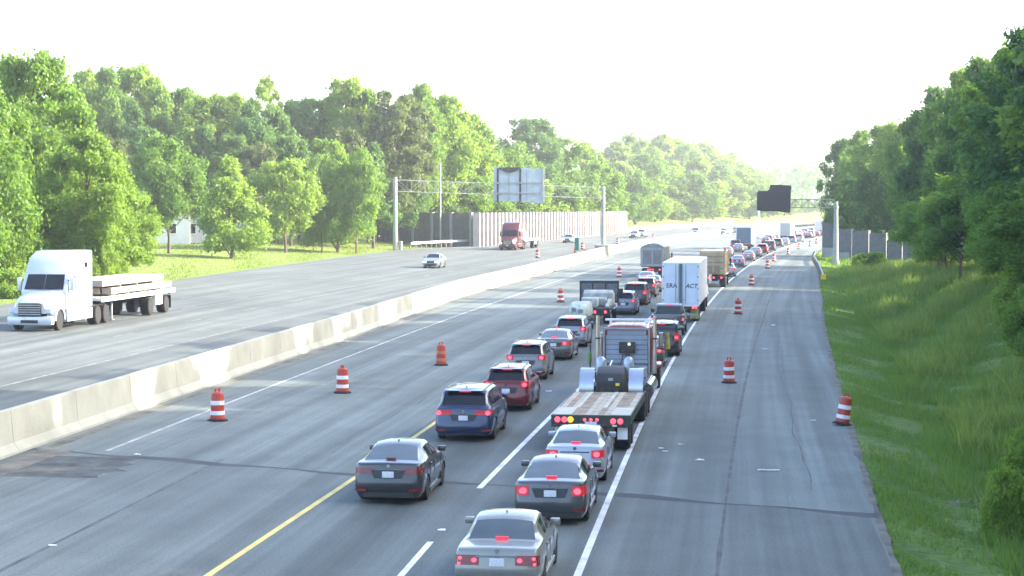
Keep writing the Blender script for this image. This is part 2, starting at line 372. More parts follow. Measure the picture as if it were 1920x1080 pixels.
# dirt along the barrier foot
DIRT = mat('roadside_dirt', (.12, .115, .095), .95, 0, .45, 1.2, bump=.4, bscale=12)
strip('road_dirt_at_barrier', lambda y: qbar(y) + .95, .9, 45, 61.5, DIRT, .009, 1.2, .7)
strip('road_dirt_at_barrier', lambda y: qbar(y) + .55, .35, 62, 300, DIRT, .005, 1.5, 1.2)
strip('road_dirt_at_edge', lambda y: qr(y) + .0, .22, 20, 300, DIRT, .006, .9, 1.2)
# ---------------------------------------------------------------- median barrier: one thing, each cast section a part
def P(q, y, z=0.0): return Vector((Rx(y) + q, y, z))
bar = empty('median_barrier', P(qbar(60), 60), 0, 'long pale concrete median barrier between the two carriageways, dirt stained', 'barrier')
BY = 30.0; nb = 0
while BY < 640:
    step = 6.1 if BY < 420 else 12.2
    y0, y1 = BY + .013, BY + step - .013
    def ends(y):
        b = qbar(y); z = zroad(b + .01, y); zt = z + 1.36
        prof = [(.12, z - .3), (.12, z + .08), (-.06, z + .33), (-.14, zt - .02), (-.16, zt), (-.32, zt), (-.34, zt - .02), (-.40, z + 1.0), (-.62, z + .7), (-.62, z - .3)]
        return [P(b + q, y, zz) for q, zz in prof]
    a, b = ends(y0), ends(y1); n = len(a); m_ = MB()
    m_.add(a + b, [tuple(range(n)), tuple(range(2 * n - 1, n - 1, -1))] + [(i, n + i, n + (i + 1) % n, (i + 1) % n) for i in range(n)])
    o = m_.build('barrier_section', CONC, None); o.parent = bar; o.matrix_parent_inverse = Matrix.Translation(-bar.location)
    BY += step; nb += 1
def adopt(o, p):
    o.parent = p; o.matrix_parent_inverse = p_world_inv(p); return o
def p_world_inv(p):
    M = Matrix.Translation(p.location) @ Matrix.Rotation(p.rotation_euler.z, 4, 'Z'); return M.inverted()

# ---------------------------------------------------------------- noise walls
WALLD = mat('noise_wall_dark_panel', (.13, .13, .135), .9, 0, .2, 1.2, bump=.3, bscale=4)
WALLW = mat('noise_wall_pale_panel', (.40, .36, .34), .85, 0, .1, .8)
WALLG = mat('noise_wall_grey_panel', (.30, .31, .32), .9, 0, .15, 1.0)
def wall_run(parent, pts, n, zb, zt, panel_m, post_m, post_w=.4, post_proud=.18, pname='wall_panel', thick=.2, rows=1):
    """panels between posts from point to point"""
    a, b = Vector(pts[0]), Vector(pts[1]); d = b - a; Ln = d.length / n; ang = math.atan2(d.y, d.x)
    for i in range(n + 1):
        t = i / n; c = a + d * t; z0 = zb[0] + (zb[1] - zb[0]) * t; z1 = zt[0] + (zt[1] - zt[0]) * t
        m_ = MB(); m_.box(-post_w / 2, post_w / 2, -thick / 2 - post_proud, thick / 2 + post_proud, z0 - .6, z1 + .08)
        adopt(m_.build('wall_post', post_m, None, loc=(c.x, c.y, 0), rz=ang), parent)
        if i == n: break
        z0 += (zb[1] - zb[0]) / n * .5; z1 += (zt[1] - zt[0]) / n * .5
        c = a + d * ((i + .5) / n); hw = Ln / 2 - post_w / 2 - .003
        for k in range(rows):
            za = z0 - .5 + (z1 - z0 + .5) * k / rows; zc = z0 - .5 + (z1 - z0 + .5) * (k + 1) / rows - (.02 if k < rows - 1 else 0)
            m_ = MB(); m_.box(-hw, hw, -thick / 2, thick / 2, za, zc)
            pm = panel_m(i, k) if callable(panel_m) else panel_m
            adopt(m_.build(pname, pm, None, loc=(c.x, c.y, 0), rz=ang), parent)
XL = atd(706, 312), 312; XM = atd(884, 300), 300
w1 = empty('noise_wall', (XL[0], XL[1], 2.4), 0, 'dark grey panelled noise wall with paler posts beside the lawn behind the left gantry post', 'noise wall')
wall_run(w1, [(XL[0], XL[1], 0), (XM[0], XM[1], 0)], 5, (2.4, 1.9), (6.9, 6.85), WALLD, WALLG, .45)
w3 = empty('noise_wall', (atd(500, 345), 345, 2.4), 0, 'distant bluish grey noise wall low behind the small roadside trees', 'noise wall')
wall_run(w3, [(atd(300, 350), 350, 0), (atd(700, 335), 335, 0)], 9, (1.8, 2.2), (5.2, 5.0), WALLG, WALLG, .5)
# ribbed white wall along the pavement: ribs and recessed panels
w2 = empty('noise_wall', (XM[0], XM[1], 1.9), 0, 'sunlit white ribbed noise wall along the far left pavement edge', 'noise wall')
NW = 54; EX = (atd(1169, 452), 452)
pa, pb = Vector((XM[0] + .6, XM[1] - 3, 0)), Vector((EX[0], EX[1], 0)); dd = pb - pa; Lr = dd.length / NW; ang = math.atan2(dd.y, dd.x)
rib = MB().box(-.36, .36, -.75, .25, -2.2, 4.98).mesh('wall_rib', WALLW); pan = MB().box(-(Lr / 2 - .365), Lr / 2 - .365, .0, .2, -2.2, 4.85).mesh('wall_panel', mat('noise_wall_shaded_panel', (.17, .15, .14), .9, 0, .2, .8))  # shade of the recesses put into a darker panel colour
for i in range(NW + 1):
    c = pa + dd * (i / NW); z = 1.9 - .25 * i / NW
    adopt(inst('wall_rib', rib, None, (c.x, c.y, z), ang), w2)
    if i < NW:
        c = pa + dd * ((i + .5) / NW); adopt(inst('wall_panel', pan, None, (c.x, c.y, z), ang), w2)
# right noise wall, stepping up towards the road
w4 = empty('noise_wall', (atd(1600, 290), 290, 0), 0, 'dark panelled noise wall with pale lower blocks beside the lone right gantry post', 'noise wall')
for (xa, xb, D, yt, yb, low) in ((1541, 1567, 318, 418, 497, 465), (1567, 1597, 296, 430, 497, 474), (1597, 1629, 291, 433, 497, None), (1629, 1662, 286, 438, 497, None), (1662, 1692, 281, 450, 497, None), (1692, 1724, 277, 455, 497, None)):
    a, b = atd(xa, D + 2), atd(xb, D); ang = math.atan2(-2, b - a); c = ((a + b) / 2, D + 1); Lw = math.hypot(b - a, 2)
    zt_, zl = ztop(yt, D), (ztop(low, D) if low else -1.0)
    m_ = MB(); m_.box(-Lw / 2 + .2, Lw / 2 - .2, -.12, .12, zl + .02, zt_); adopt(m_.build('wall_panel', WALLD, None, loc=(c[0], c[1], 0), rz=ang), w4)
    if low: m_ = MB(); m_.box(-Lw / 2 + .2, Lw / 2 - .2, -.14, .14, -1.0, zl); adopt(m_.build('wall_block', WALLG, None, loc=(c[0], c[1], 0), rz=ang), w4)
    m_ = MB(); m_.box(-.17, .17, -.3, .3, -1.0, zt_ + .1); adopt(m_.build('wall_post', WALLD, None, loc=(b, D, 0), rz=ang), w4)
# white wall far round the bend
w5 = empty('concrete_wall', (P(-27, 700)), 0, 'long low white concrete wall far away where the road bends right', 'wall')
m_ = MB()
for k in range(12):
    a, b = P(24, 560 + k * 26, -.5), P(24, 560 + (k + 1) * 26 - .2, -.5); m_ = MB(); e = Vector((.3, 0, 0)); h = Vector((0, 0, 4.3))
    m_.add([a, b, b + e, a + e, a + h, b + h, b + e + h, a + e + h], [(0, 3, 2, 1), (4, 5, 6, 7), (0, 1, 5, 4), (1, 2, 6, 5), (2, 3, 7, 6), (3, 0, 4, 7)])
    adopt(m_.build('wall_panel', WALLW, None), w5)

# ---------------------------------------------------------------- guardrails
def guardrail(name, pts, label, end=None, mat_=STEEL, h=.78, step=2.0, solid=False):
    g = empty(name, pts[0], 0, label, 'guardrail')
    seg = []; 
    for a, b in zip(pts[:-1], pts[1:]):
        a, b = Vector(a), Vector(b); n = max(1, int((b - a).length / step))
        seg += [a + (b - a) * k / n for k in range(n)]
    seg.append(Vector(pts[-1])); m_ = MB(); prof = [(.0, .32), (.08, .26), (.08, .14), (.0, .08), (.08, .02), (.08, -.04 + .0), (.0, 0)]
    prof = [(.05, h), (-.03, h - .06), (-.03, h - .12), (.05, h - .16), (-.03, h - .2), (-.03, h - .27), (.05, h - .32), (.07, h - .32), (.07, h)]
    if solid: prof = [(-.12, h), (-.2, 0), (.2, 0), (.12, h)]
    n = len(prof); vs = []
    for i, p in enumerate(seg):
        t = (seg[min(i + 1, len(seg) - 1)] - seg[max(i - 1, 0)]); t.z = 0; t.normalize(); nn = Vector((t.y, -t.x, 0))
        vs += [p + nn * o + Vector((0, 0, z)) for o, z in prof]
    fs = [(i * n + k, i * n + (k + 1) % n, (i + 1) * n + (k + 1) % n, (i + 1) * n + k) for i in range(len(seg) - 1) for k in range(n)]
    m_.add(vs, fs); adopt(m_.build('rail', mat_, None, 40), g)
    if not solid:
        pm = MB().box(-.08, .08, .08, .24, -.2, h - .05).mesh('post', mat('weathered_post', (.2, .17, .13), .9, 0, .3, 5))
        for i, p in enumerate(seg[:-1]):
            t = seg[i + 1] - p; adopt(inst('post', pm, None, p, math.atan2(t.y, t.x)), g)
    if end:
        m_ = MB(); p = seg[0]; m_.box(-.28, .28, -.12, .1, h - .55, h + .02); t = seg[1] - p
        adopt(m_.build('end_marker', end, None, loc=p, rz=math.atan2(t.y, t.x) + math.pi / 2, bevel=.03), g)
    return g
YEL = mat('yellow_marker', (.72, .56, .02), .5, 0, .1, 6)
gp = [at(1544, 528), at(1535, 505), at(1525, 488), at(1529, 479)]
guardrail('guardrail', gp, 'short galvanised guardrail with yellow end marker beside the right grass bank', YEL)
guardrail('guardrail', [P(-48.6, 279, 1.95), P(-46.3, 296, 1.95), P(-43.3, 304, 1.95)], 'sunlit pale guardrail running from the left gantry post to the ribbed wall', None, WHITEP, .85)
guardrail('guardrail', [P(ql(y) - .6, y, zroad(ql(y), y)) for y in (60, 75, 90, 105, 122)], 'pale guardrail at the far left edge behind the white truck cab', None, STEEL)
guardrail('guardrail', [P(-43.5, y, zroad(-43, y)) for y in (455, 500, 540, 580, 620, 660)], 'long white roadside rail in front of the far sunlit grass slope', None, WHITEP, 1.0, 12, True)

# ---------------------------------------------------------------- gantries, poles and signs
def truss(parent, a, b, depth, wide, bays, mt, cr=.05):
    a, b = Vector(a), Vector(b); d = b - a; t = Vector((d.x, d.y, 0)).normalized(); nn = Vector((-t.y, t.x, 0)) * wide / 2; up = Vector((0, 0, depth / 2))
    for s in (-1, 1):
        for u in (-1, 1):
            m_ = MB(); m_.tube(a + nn * s + up * u, b + nn * s + up * u, cr, n=8); adopt(m_.build('truss_chord', mt, None, 40), parent)
    for i in range(bays):
        p, q = a + d * (i / bays), a + d * ((i + 1) / bays); m_ = MB()
        for s in (-1, 1):
            m_.tube(p + nn * s - up, p + nn * s + up, cr * .55, n=6)
            e = (1 if i % 2 else -1); m_.tube(p + nn * s - up * e, q + nn * s + up * e, cr * .55, n=6)
        m_.tube(p + nn + up, p - nn + up, cr * .5, n=6); m_.tube(p + nn - up, p - nn - up, cr * .5, n=6)
        adopt(m_.build('truss_bay', mt, None, 40), parent)
g1 = empty('sign_gantry', (atd(741, 275), 275, 2), 0, 'thin lattice sign gantry on two tall grey posts over the left carriageway', 'gantry')
pL, pR = (atd(741, 276), 276), (atd(1131, 296), 296)
for (px, D, yt, w) in ((741, 276, 332, .30), (1131, 296, 349, .29)):
    x = atd(px, D); zb = zg(x, D) if px < 900 else 1.2
    m_ = MB(); m_.tube((x, D, zb - .3), (x, D, ztop(yt, D)), w + .04, w - .02, 16)
    if px < 900: m_.tube((x + .75, D, zb - .3), (x + .75, D, ztop(452, D)), .28, .28, 12)
    adopt(m_.build('post', STEEL, None, 40), g1)
    if px > 900:
        m_ = MB(); m_.box(-1.1, 1.1, -1.6, 1.6, 0, 1.9); adopt(m_.build('post_base', CONC, None, loc=(x, D, .2), rz=-dR(D), bevel=.12), g1)
TRS = mat('dull_truss_steel', (.17, .20, .18), .7, .2, .15, 2)
truss(g1, (pL[0], pL[1], ztop(348, 276)), (pR[0], pR[1], ztop(362, 296)), 1.6, 1.2, 16, TRS, .04)
ALU = mat('sign_back_aluminium', (.36, .42, .46), .55, .25, .14, .9)
TARP = mat('black_tarpaulin', (.018, .019, .023), .75, 0, .3, 3, bump=.5, bscale=2)
D = 286; sg = empty('highway_sign', (atd(973, D), D, ztop(347, D)), -.04, 'back of a large aluminium highway sign with dark cross braces on the left gantry', 'highway sign')
k_ = D / FPX
def lx(px): return (px - 973) * k_
def lz(py): return ztop(py, D) - ztop(347, D)
for (a, b, t, bt) in ((925.5, 950, 313, 377), (950, 975.3, 315, 378), (975.7, 998, 315, 379), (998.3, 1021, 317, 381)):
    m_ = MB(); m_.box(lx(a) + .01, lx(b) - .01, -1.05, -1.0, lz(bt), lz(t)); m_.build('sign_panel', ALU, sg, bevel=.01)
for px in (934, 976, 1017):
    m_ = MB(); m_.box(lx(px) - .14, lx(px) + .14, -1.22, -1.06, lz(379), lz(316)); m_.build('brace', BLACK if px != 1017 else STEEL, sg)
for py in (343, 362):
    m_ = MB(); m_.box(lx(924), lx(1018), -1.34, -1.23, lz(py) - .08, lz(py) + .08); m_.build('cross_rail', STEEL, sg)
for px in (955, 988):
    m_ = MB(); m_.box(lx(px) - .05, lx(px) + .05, -1.12, -1.055, lz(376), lz(320)); m_.build('stiffener', mat('sign_stiffener', (.22, .27, .3), .6, .3), sg)
m_ = MB(); n = 10
for i in range(n + 1):
    t = i / n; x = lx(936) + (lx(976) - lx(936)) * t; sag = math.sin(math.pi * t) * .55
    m_.v += [(x, -1.36, lz(314)), (x, -1.42, lz(317) - sag), (x, -1.3, lz(317) - sag + .02), (x, -1.28, lz(314))]
for i in range(n):
    for k in range(4): m_.f.append((4 * i + k, 4 * i + (k + 1) % 4, 4 * i + 4 + (k + 1) % 4, 4 * i + 4 + k)); m_.m.append(0)
m_.build('rolled_cover', TARP, sg, 60)
# cantilever gantry on the right with the blacked out sign
D = 277; k_ = D / FPX; x = atd(1567.5, D)
pr = empty('sign_gantry', (x, D, -.5), 0, 'right hand gantry: tall grey post before the noise wall with a thin lattice arm', 'gantry')
MB().tube((0, 0, 0), (0, 0, ztop(378, D) + .5), .42, .27, 16).build('post', STEEL, pr, 40)
MB().tube((0, 0, ztop(390, D) + .5), (0, 0, ztop(387, D) + .5), .37, .37, 16).build('collar', STEEL, pr, 40)
MB().tube((0, 0, 0), (0, 0, .7), .6, .6, 16).build('footing', CONC, pr, 40)
truss(pr, (atd(1420, D), D, ztop(381, D)), (x - .3, D, ztop(382, D)), 1.15, .9, 12, TRS, .06)
bs = empty('highway_sign', (atd(1450, D), D - .55, ztop(373, D)), 0, 'large highway sign fully wrapped in black sheeting with a raised tab on top', 'highway sign')
def sgn(px, py): return ((px - 1450) * k_, ztop(py, D) - ztop(373, D))
outl = [(1419, 395), (1435, 396.5), (1455, 396), (1478, 399), (1480.5, 398), (1481, 378), (1481.5, 360), (1482.5, 348), (1462, 346.5), (1443, 346.5), (1441, 355), (1438, 358), (1421, 358), (1418.5, 361), (1418, 378), (1418, 393)]
pp = [sgn(*p) for p in outl]; n = len(pp); m_ = MB()
m_.add([(x, -.22, z) for x, z in pp] + [(x, .0, z) for x, z in pp], [tuple(range(n)), tuple(range(2 * n - 1, n - 1, -1))] + [(i, n + i, n + (i + 1) % n, (i + 1) % n) for i in range(n)])
m_.build('wrapped_panel', TARP, bs, bevel=.04)
m_ = MB()
for px in (1432, 1450, 1468): m_.box((px - 1450) * k_ - .06, (px - 1450) * k_ + .06, .005, .1, -1.4, 1.4)
m_.build('bracket', STEEL, bs)
x = atd(1422.5, 470); wp = empty('light_pole', (x, 470, 0), 0, 'plain white pole rising behind the blue grey box truck under the black sign', 'pole')
MB().tube((0, 0, -.3), (0, 0, ztop(385, 470)), .26, .2, 12).build('shaft', WHITEP, wp, 40); MB().tube((0, 0, -.3), (0, 0, .5), .4, .4, 12).build('footing', CONC, wp, 40)
# light pole on the left
x = atd(825.5, 302); lp = empty('light_pole', (x, 302, 2), 0, 'slender light pole standing before the dark noise wall on the left', 'light pole')
MB().tube((0, 0, -.3), (0, 0, ztop(305, 302) - 2), .16, .1, 10).build('shaft', STEEL, lp, 40)
MB().tube((0, 0, -.3), (0, 0, .35), .28, .26, 10).build('footing', CONC, lp, 40)
# green sign standing on the barrier
x, y = atd(1081.5, 268), 268; gs = empty('road_sign', (x, y, 1.6), -.1, 'narrow green road sign seen edge on, standing on the median barrier', 'road sign')
GRN = mat('sign_green', (.015, .16, .12), .45, 0, .1, 4)
MB().box(-.28, .28, -.03, .03, .25, 2.0).build('sign_panel', GRN, gs, bevel=.015)
MB().tube((0, .08, 0), (0, .08, 1.9), .05, n=8).build('post', STEEL, gs, 40)
x, y = atd(1078, 262), 262; mk = empty('delineator', (x, y, 1.45), 0, 'thin orange marker blade on the barrier beside the green sign', 'marker')
MB().box(-.1, .1, -.03, .03, .02, .9).build('blade', ORANGE, mk, bevel=.015); MB().box(-.15, .15, -.15, .15, 0, .04).build('foot', BLACK, mk)

# ---------------------------------------------------------------- traffic drums
def ring(r0, r1, z0, z1): return [(r0, z0), (r1, z1)]
body = MB().lathe([(.235, .06), (.25, .075), (.25, .17), (.24, .20), (.24, .33), (.232, .35), (.232, .36), (.227, .52), (.224, .54), (.224, .68), (.218, .70), (.214, .86), (.2, .93), (.16, .965), (.10, .985)], 20).mesh('barrel_body', ORANGE, 35)
base = MB().lathe([(.35, 0), (.35, .045), (.30, .06), (.26, .09)], 8).mesh('rubber_base', RUBBER, 35)
hand = MB(); hand.box(-.09, -.055, -.03, .03, .95, 1.07); hand.box(.055, .09, -.03, .03, .95, 1.07); hand.box(-.09, .09, -.03, .03, 1.07, 1.1); hand = hand.mesh('handle', ORANGE)
band = lambda r0, r1, z0, z1: MB().lathe([(r0 + .001, z0), (r0 + .006, z0 + .005), (r1 + .006, z1 - .005), (r1 + .001, z1)], 20).mesh('reflective_band', REFL, 35)
b1, b2 = band(.24, .235, .21, .345), band(.2268, .2215, .545, .69)
# body carries 2 white bands between three orange courses
DR = [((408, 789), 'leftmost orange and white traffic drum, standing by the old yellow line', 0),
      ((642, 737), 'orange and white traffic drum, second from the left on the closed lane', 0),
      ((827, 685), 'faded orange traffic drum with dull brown bands, in the middle of the closed lane', 0),
      ((1051, 567), 'traffic drum left of the work truck cab', 0),
      ((1161, 520), 'small distant traffic drum on the empty lane left of the grey dump truck', 0),
      ((1367, 718), 'orange and white traffic drum alone in the middle of the right shoulder', 0),
      ((1579, 797), 'leaning orange and white traffic drum on the pavement edge against the grass', .15),
      ((1384, 589), 'traffic drum on the shoulder to the right of the white box trailer', 0),
      ((1409, 535), 'traffic drum on the shoulder level with the tan dump truck', 0),
      ((1439, 503.5), 'nearer drum of the close pair on the far shoulder', 0),
      ((1451, 490), 'farther drum of the close pair on the far shoulder', 0),
      ((1478, 477), 'far traffic drum on the shoulder beside the dark boxy SUV', 0),
      ((1498, 467), 'fourth traffic drum from the far end of the shoulder row', 0),
      ((1518.5, 461.5), 'third traffic drum from the far end of the shoulder row, small and dull', 0),
      ((1531, 456.5), 'last tiny traffic drum on the shoulder near the noise wall', 0),
      ((1008, 483.5), 'dull traffic drum on the left carriageway right of the red truck', 0),
      ((1092.5, 467.5), 'dull traffic drum behind the barrier next to the green sign', 0),
      ((1158, 457.5), 'dull traffic drum behind the barrier right of the gantry post', 0),
      ((1225, 449), 'tiny faint traffic drum on the far left carriageway', 0)]
for i, ((px, py), lab, tilt) in enumerate(DR):
    p = at(px, py); d = empty('traffic_drum', p, rnd.uniform(-1, 1), lab, 'traffic drum', 'orange traffic drums')
    k = 1.06 if i != 2 else 1.03
    d.scale = (k, k, k)
    if tilt: d.rotation_euler = (0, tilt, 0); d.location.z += .03
    inst('barrel_body', body, d); inst('rubber_base', base, d); inst('handle', hand, d)
    if i == 2:
        wm = mat('worn_orange_band', (.42, .16, .07), .5, 0, .2, 6)
        for b_ in (b1, b2):
            c = b_.copy(); c.materials.clear(); c.materials.append(wm); inst('reflective_band', c, d)['label'] = 'worn brownish band'
    else: inst('reflective_band', b1, d); inst('reflective_band', b2, d)

# ---------------------------------------------------------------- litter
LIT_ = mat('pale_litter', (.75, .76, .74), .7, 0, .15, 8)
p = at(1441, 883); pl = MB(); pl.box(-.34, .34, -.04, .04, .0, .03); pl.box(-.32, -.1, -.05, .04, .03, .04)
tag(pl.build('plank', LIT_, None, loc=p + Vector((0, 0, .01)), rz=.03, bevel=.012), 'white plank lying flat across the right shoulder', 'plank')
for i, (px, py, w, lab) in enumerate(((1239, 841, .12, 'small white scrap, left of the pair nearest the white edge line'), (1247, 847, .12, 'small white scrap, right of the pair nearest the white edge line'), (1312, 863, .17, 'white scrap of litter left of the white plank'), (1276, 834, .1, 'tiny grey scrap of litter above the pair of white scraps'),
                                 (1434, 655, .22, 'white scrap lying at the shoulder middle above the lone drum'), (829, 995, .14, 'white fleck of litter between the two nearest lanes of cars'), (1525, 789, .12, 'white scrap left of the leaning drum'),
                                 (98, 1024, .1, 'white speck on the dark pavement at the lower left'), (257, 853, .12, 'white speck at the start of the old yellow line'), (1030, 734, .16, 'white scrap beside the maroon car'), (1450, 610, .2, 'faint pale scrap high up the shoulder'))):
    p = at(px, py); c = MB(); n = 7; vs = [(w * math.cos(6.283 * k / n) * rnd.uniform(.6, 1.2), .7 * w * math.sin(6.283 * k / n) * rnd.uniform(.5, 1.2), rnd.uniform(.012, .03)) for k in range(n)]
    c.add(vs + [(x, y, 0) for x, y, z in vs] , [tuple(range(n))] + [(k, k + n, (k + 1) % n + n, (k + 1) % n) for k in range(n)])
    tag(c.build('litter_scrap', LIT_, None, loc=p + Vector((0, 0, .01))), lab, 'litter', 'pale litter scraps on the road')
# ---------------------------------------------------------------- cars
def cubic(pts, y): return float(np.interp(y, [a for a, b in pts], [b for a, b in pts]))
SPEC = {
 # L, W, H, zt (boot height), zh (bonnet), greenhouse g0..g3, rear overhang, wheelbase, wheel r, roof width, kind
 'old_sedan':   dict(L=4.80, W=1.80, H=1.42, zt=.98, zh=.90, g=(.95, 1.62, 2.75, 3.45), ro=1.12, wb=2.83, rw=.32, rf=.66, boxy=1),
 'accord':      dict(L=4.85, W=1.85, H=1.46, zt=1.08, zh=.92, g=(.50, 1.45, 2.75, 3.65), ro=1.05, wb=2.78, rw=.33, rf=.64),
 'altima':      dict(L=4.86, W=1.84, H=1.47, zt=1.08, zh=.92, g=(.46, 1.45, 2.75, 3.70), ro=1.08, wb=2.78, rw=.33, rf=.63),
 'compact':     dict(L=4.58, W=1.75, H=1.45, zt=1.06, zh=.90, g=(.48, 1.30, 2.55, 3.35), ro=1.0, wb=2.62, rw=.31, rf=.64),
 'big_suv':     dict(L=4.92, W=1.96, H=1.72, zt=1.12, zh=1.05, g=(.12, .62, 3.10, 3.85), ro=1.05, wb=2.82, rw=.37, rf=.70, suv=1),
 'suv':         dict(L=4.60, W=1.85, H=1.66, zt=1.08, zh=1.02, g=(.12, .55, 2.85, 3.60), ro=.95, wb=2.66, rw=.35, rf=.69, suv=1),
 'boxy_suv':    dict(L=4.75, W=1.90, H=1.80, zt=1.14, zh=1.12, g=(.08, .26, 3.00, 3.55), ro=.95, wb=2.75, rw=.37, rf=.76, suv=1),
 'minivan':     dict(L=5.05, W=1.98, H=1.76, zt=1.06, zh=1.05, g=(.10, .38, 3.35, 4.40), ro=1.05, wb=3.0, rw=.34, rf=.74, suv=1),
}
LAMPS = {  # x inner, wrap back along side, z0, z1, lamp centre (x,z,r)
 'old_sedan': (.42, .16, .66, .86), 'accord': (.36, .42, .80, .96), 'altima': (.60, .38, .74, .98), 'compact': (.56, .22, .74, .97),
 'big_suv': (.40, .34, .90, 1.05), 'suv': (.62, .30, .92, 1.16), 'boxy_suv': (.74, .16, .80, 1.25), 'minivan': (.66, .28, .85, 1.20)}
MESHES = {}
def wheel_meshes(r, w=.22):
    k = ('wheel', r, w)
    if k not in MESHES:
        t = MB().lathe([(r * .64, -w / 2), (r * .93, -w / 2), (r, -w / 2 + .04), (r, w / 2 - .04), (r * .93, w / 2), (r * .64, w / 2)], 24, 'x').mesh('tyre', RUBBER, 40)
        m_ = MB(); m_.lathe([(r * .66, w / 2 - .02), (r * .62, w / 2 - .005), (r * .58, w / 2 - .045), (r * .1, w / 2 - .05)], 24, 'x', mi=0)
        for i in range(5):
            a = 2 * math.pi * i / 5; c, s = math.cos(a), math.sin(a)
            vs = [(w / 2 + dx, c * rr - s * dw, s * rr + c * dw) for dx in (-.04, -.01) for rr, dw in ((.04, -.035), (r * .62, -.03), (r * .62, .03), (.04, .035))]
            m_.add(vs, [(0, 3, 2, 1), (4, 5, 6, 7), (0, 1, 5, 4), (1, 2, 6, 5), (2, 3, 7, 6), (3, 0, 4, 7)], 1)
        MESHES[k] = (t, m_.mesh('rim', [BLACK, RIM], 40))
    return MESHES[k]
def add_wheel(root, x, y, r, w=.22, z=None):
    t, rm = wheel_meshes(r, w); e = inst('wheel', t, root, (x, y, z if z is not None else r)); 
    rr = inst('rim', rm, e); 
    if x < 0: rr.rotation_euler = (0, 0, math.pi)
    return e
def stations(p):
    L, g, ro, wb, ra = p['L'], p['g'], p['ro'], p['wb'], p['rw'] + .07
    s = [0, .03, .08, .18, .32, L, L - .03, L - .09, L - .2, L - .36]
    for c in (ro, ro + wb): s += [c + ra * k for k in (-1, -.93, -.72, -.4, 0, .4, .72, .93, 1)]
    g0, g1, g2, g3 = g; bp = (g1 + g2) / 2 + .08
    s += [g0, g0 + .05, g1 - .07, g1, g2, g2 + .07, g3 - .05, g3, bp - .05, bp + .05, g1 + .16, g2 + .02, (g1 + g0) / 2]
    s += list(np.linspace(g1, g2, 7)[1:-1]) + list(np.linspace(g3, L - .4, 4))
    s = sorted(s); out = [s[0]]
    for a in s[1:]:
        if a - out[-1] > .012: out.append(a)
    return out
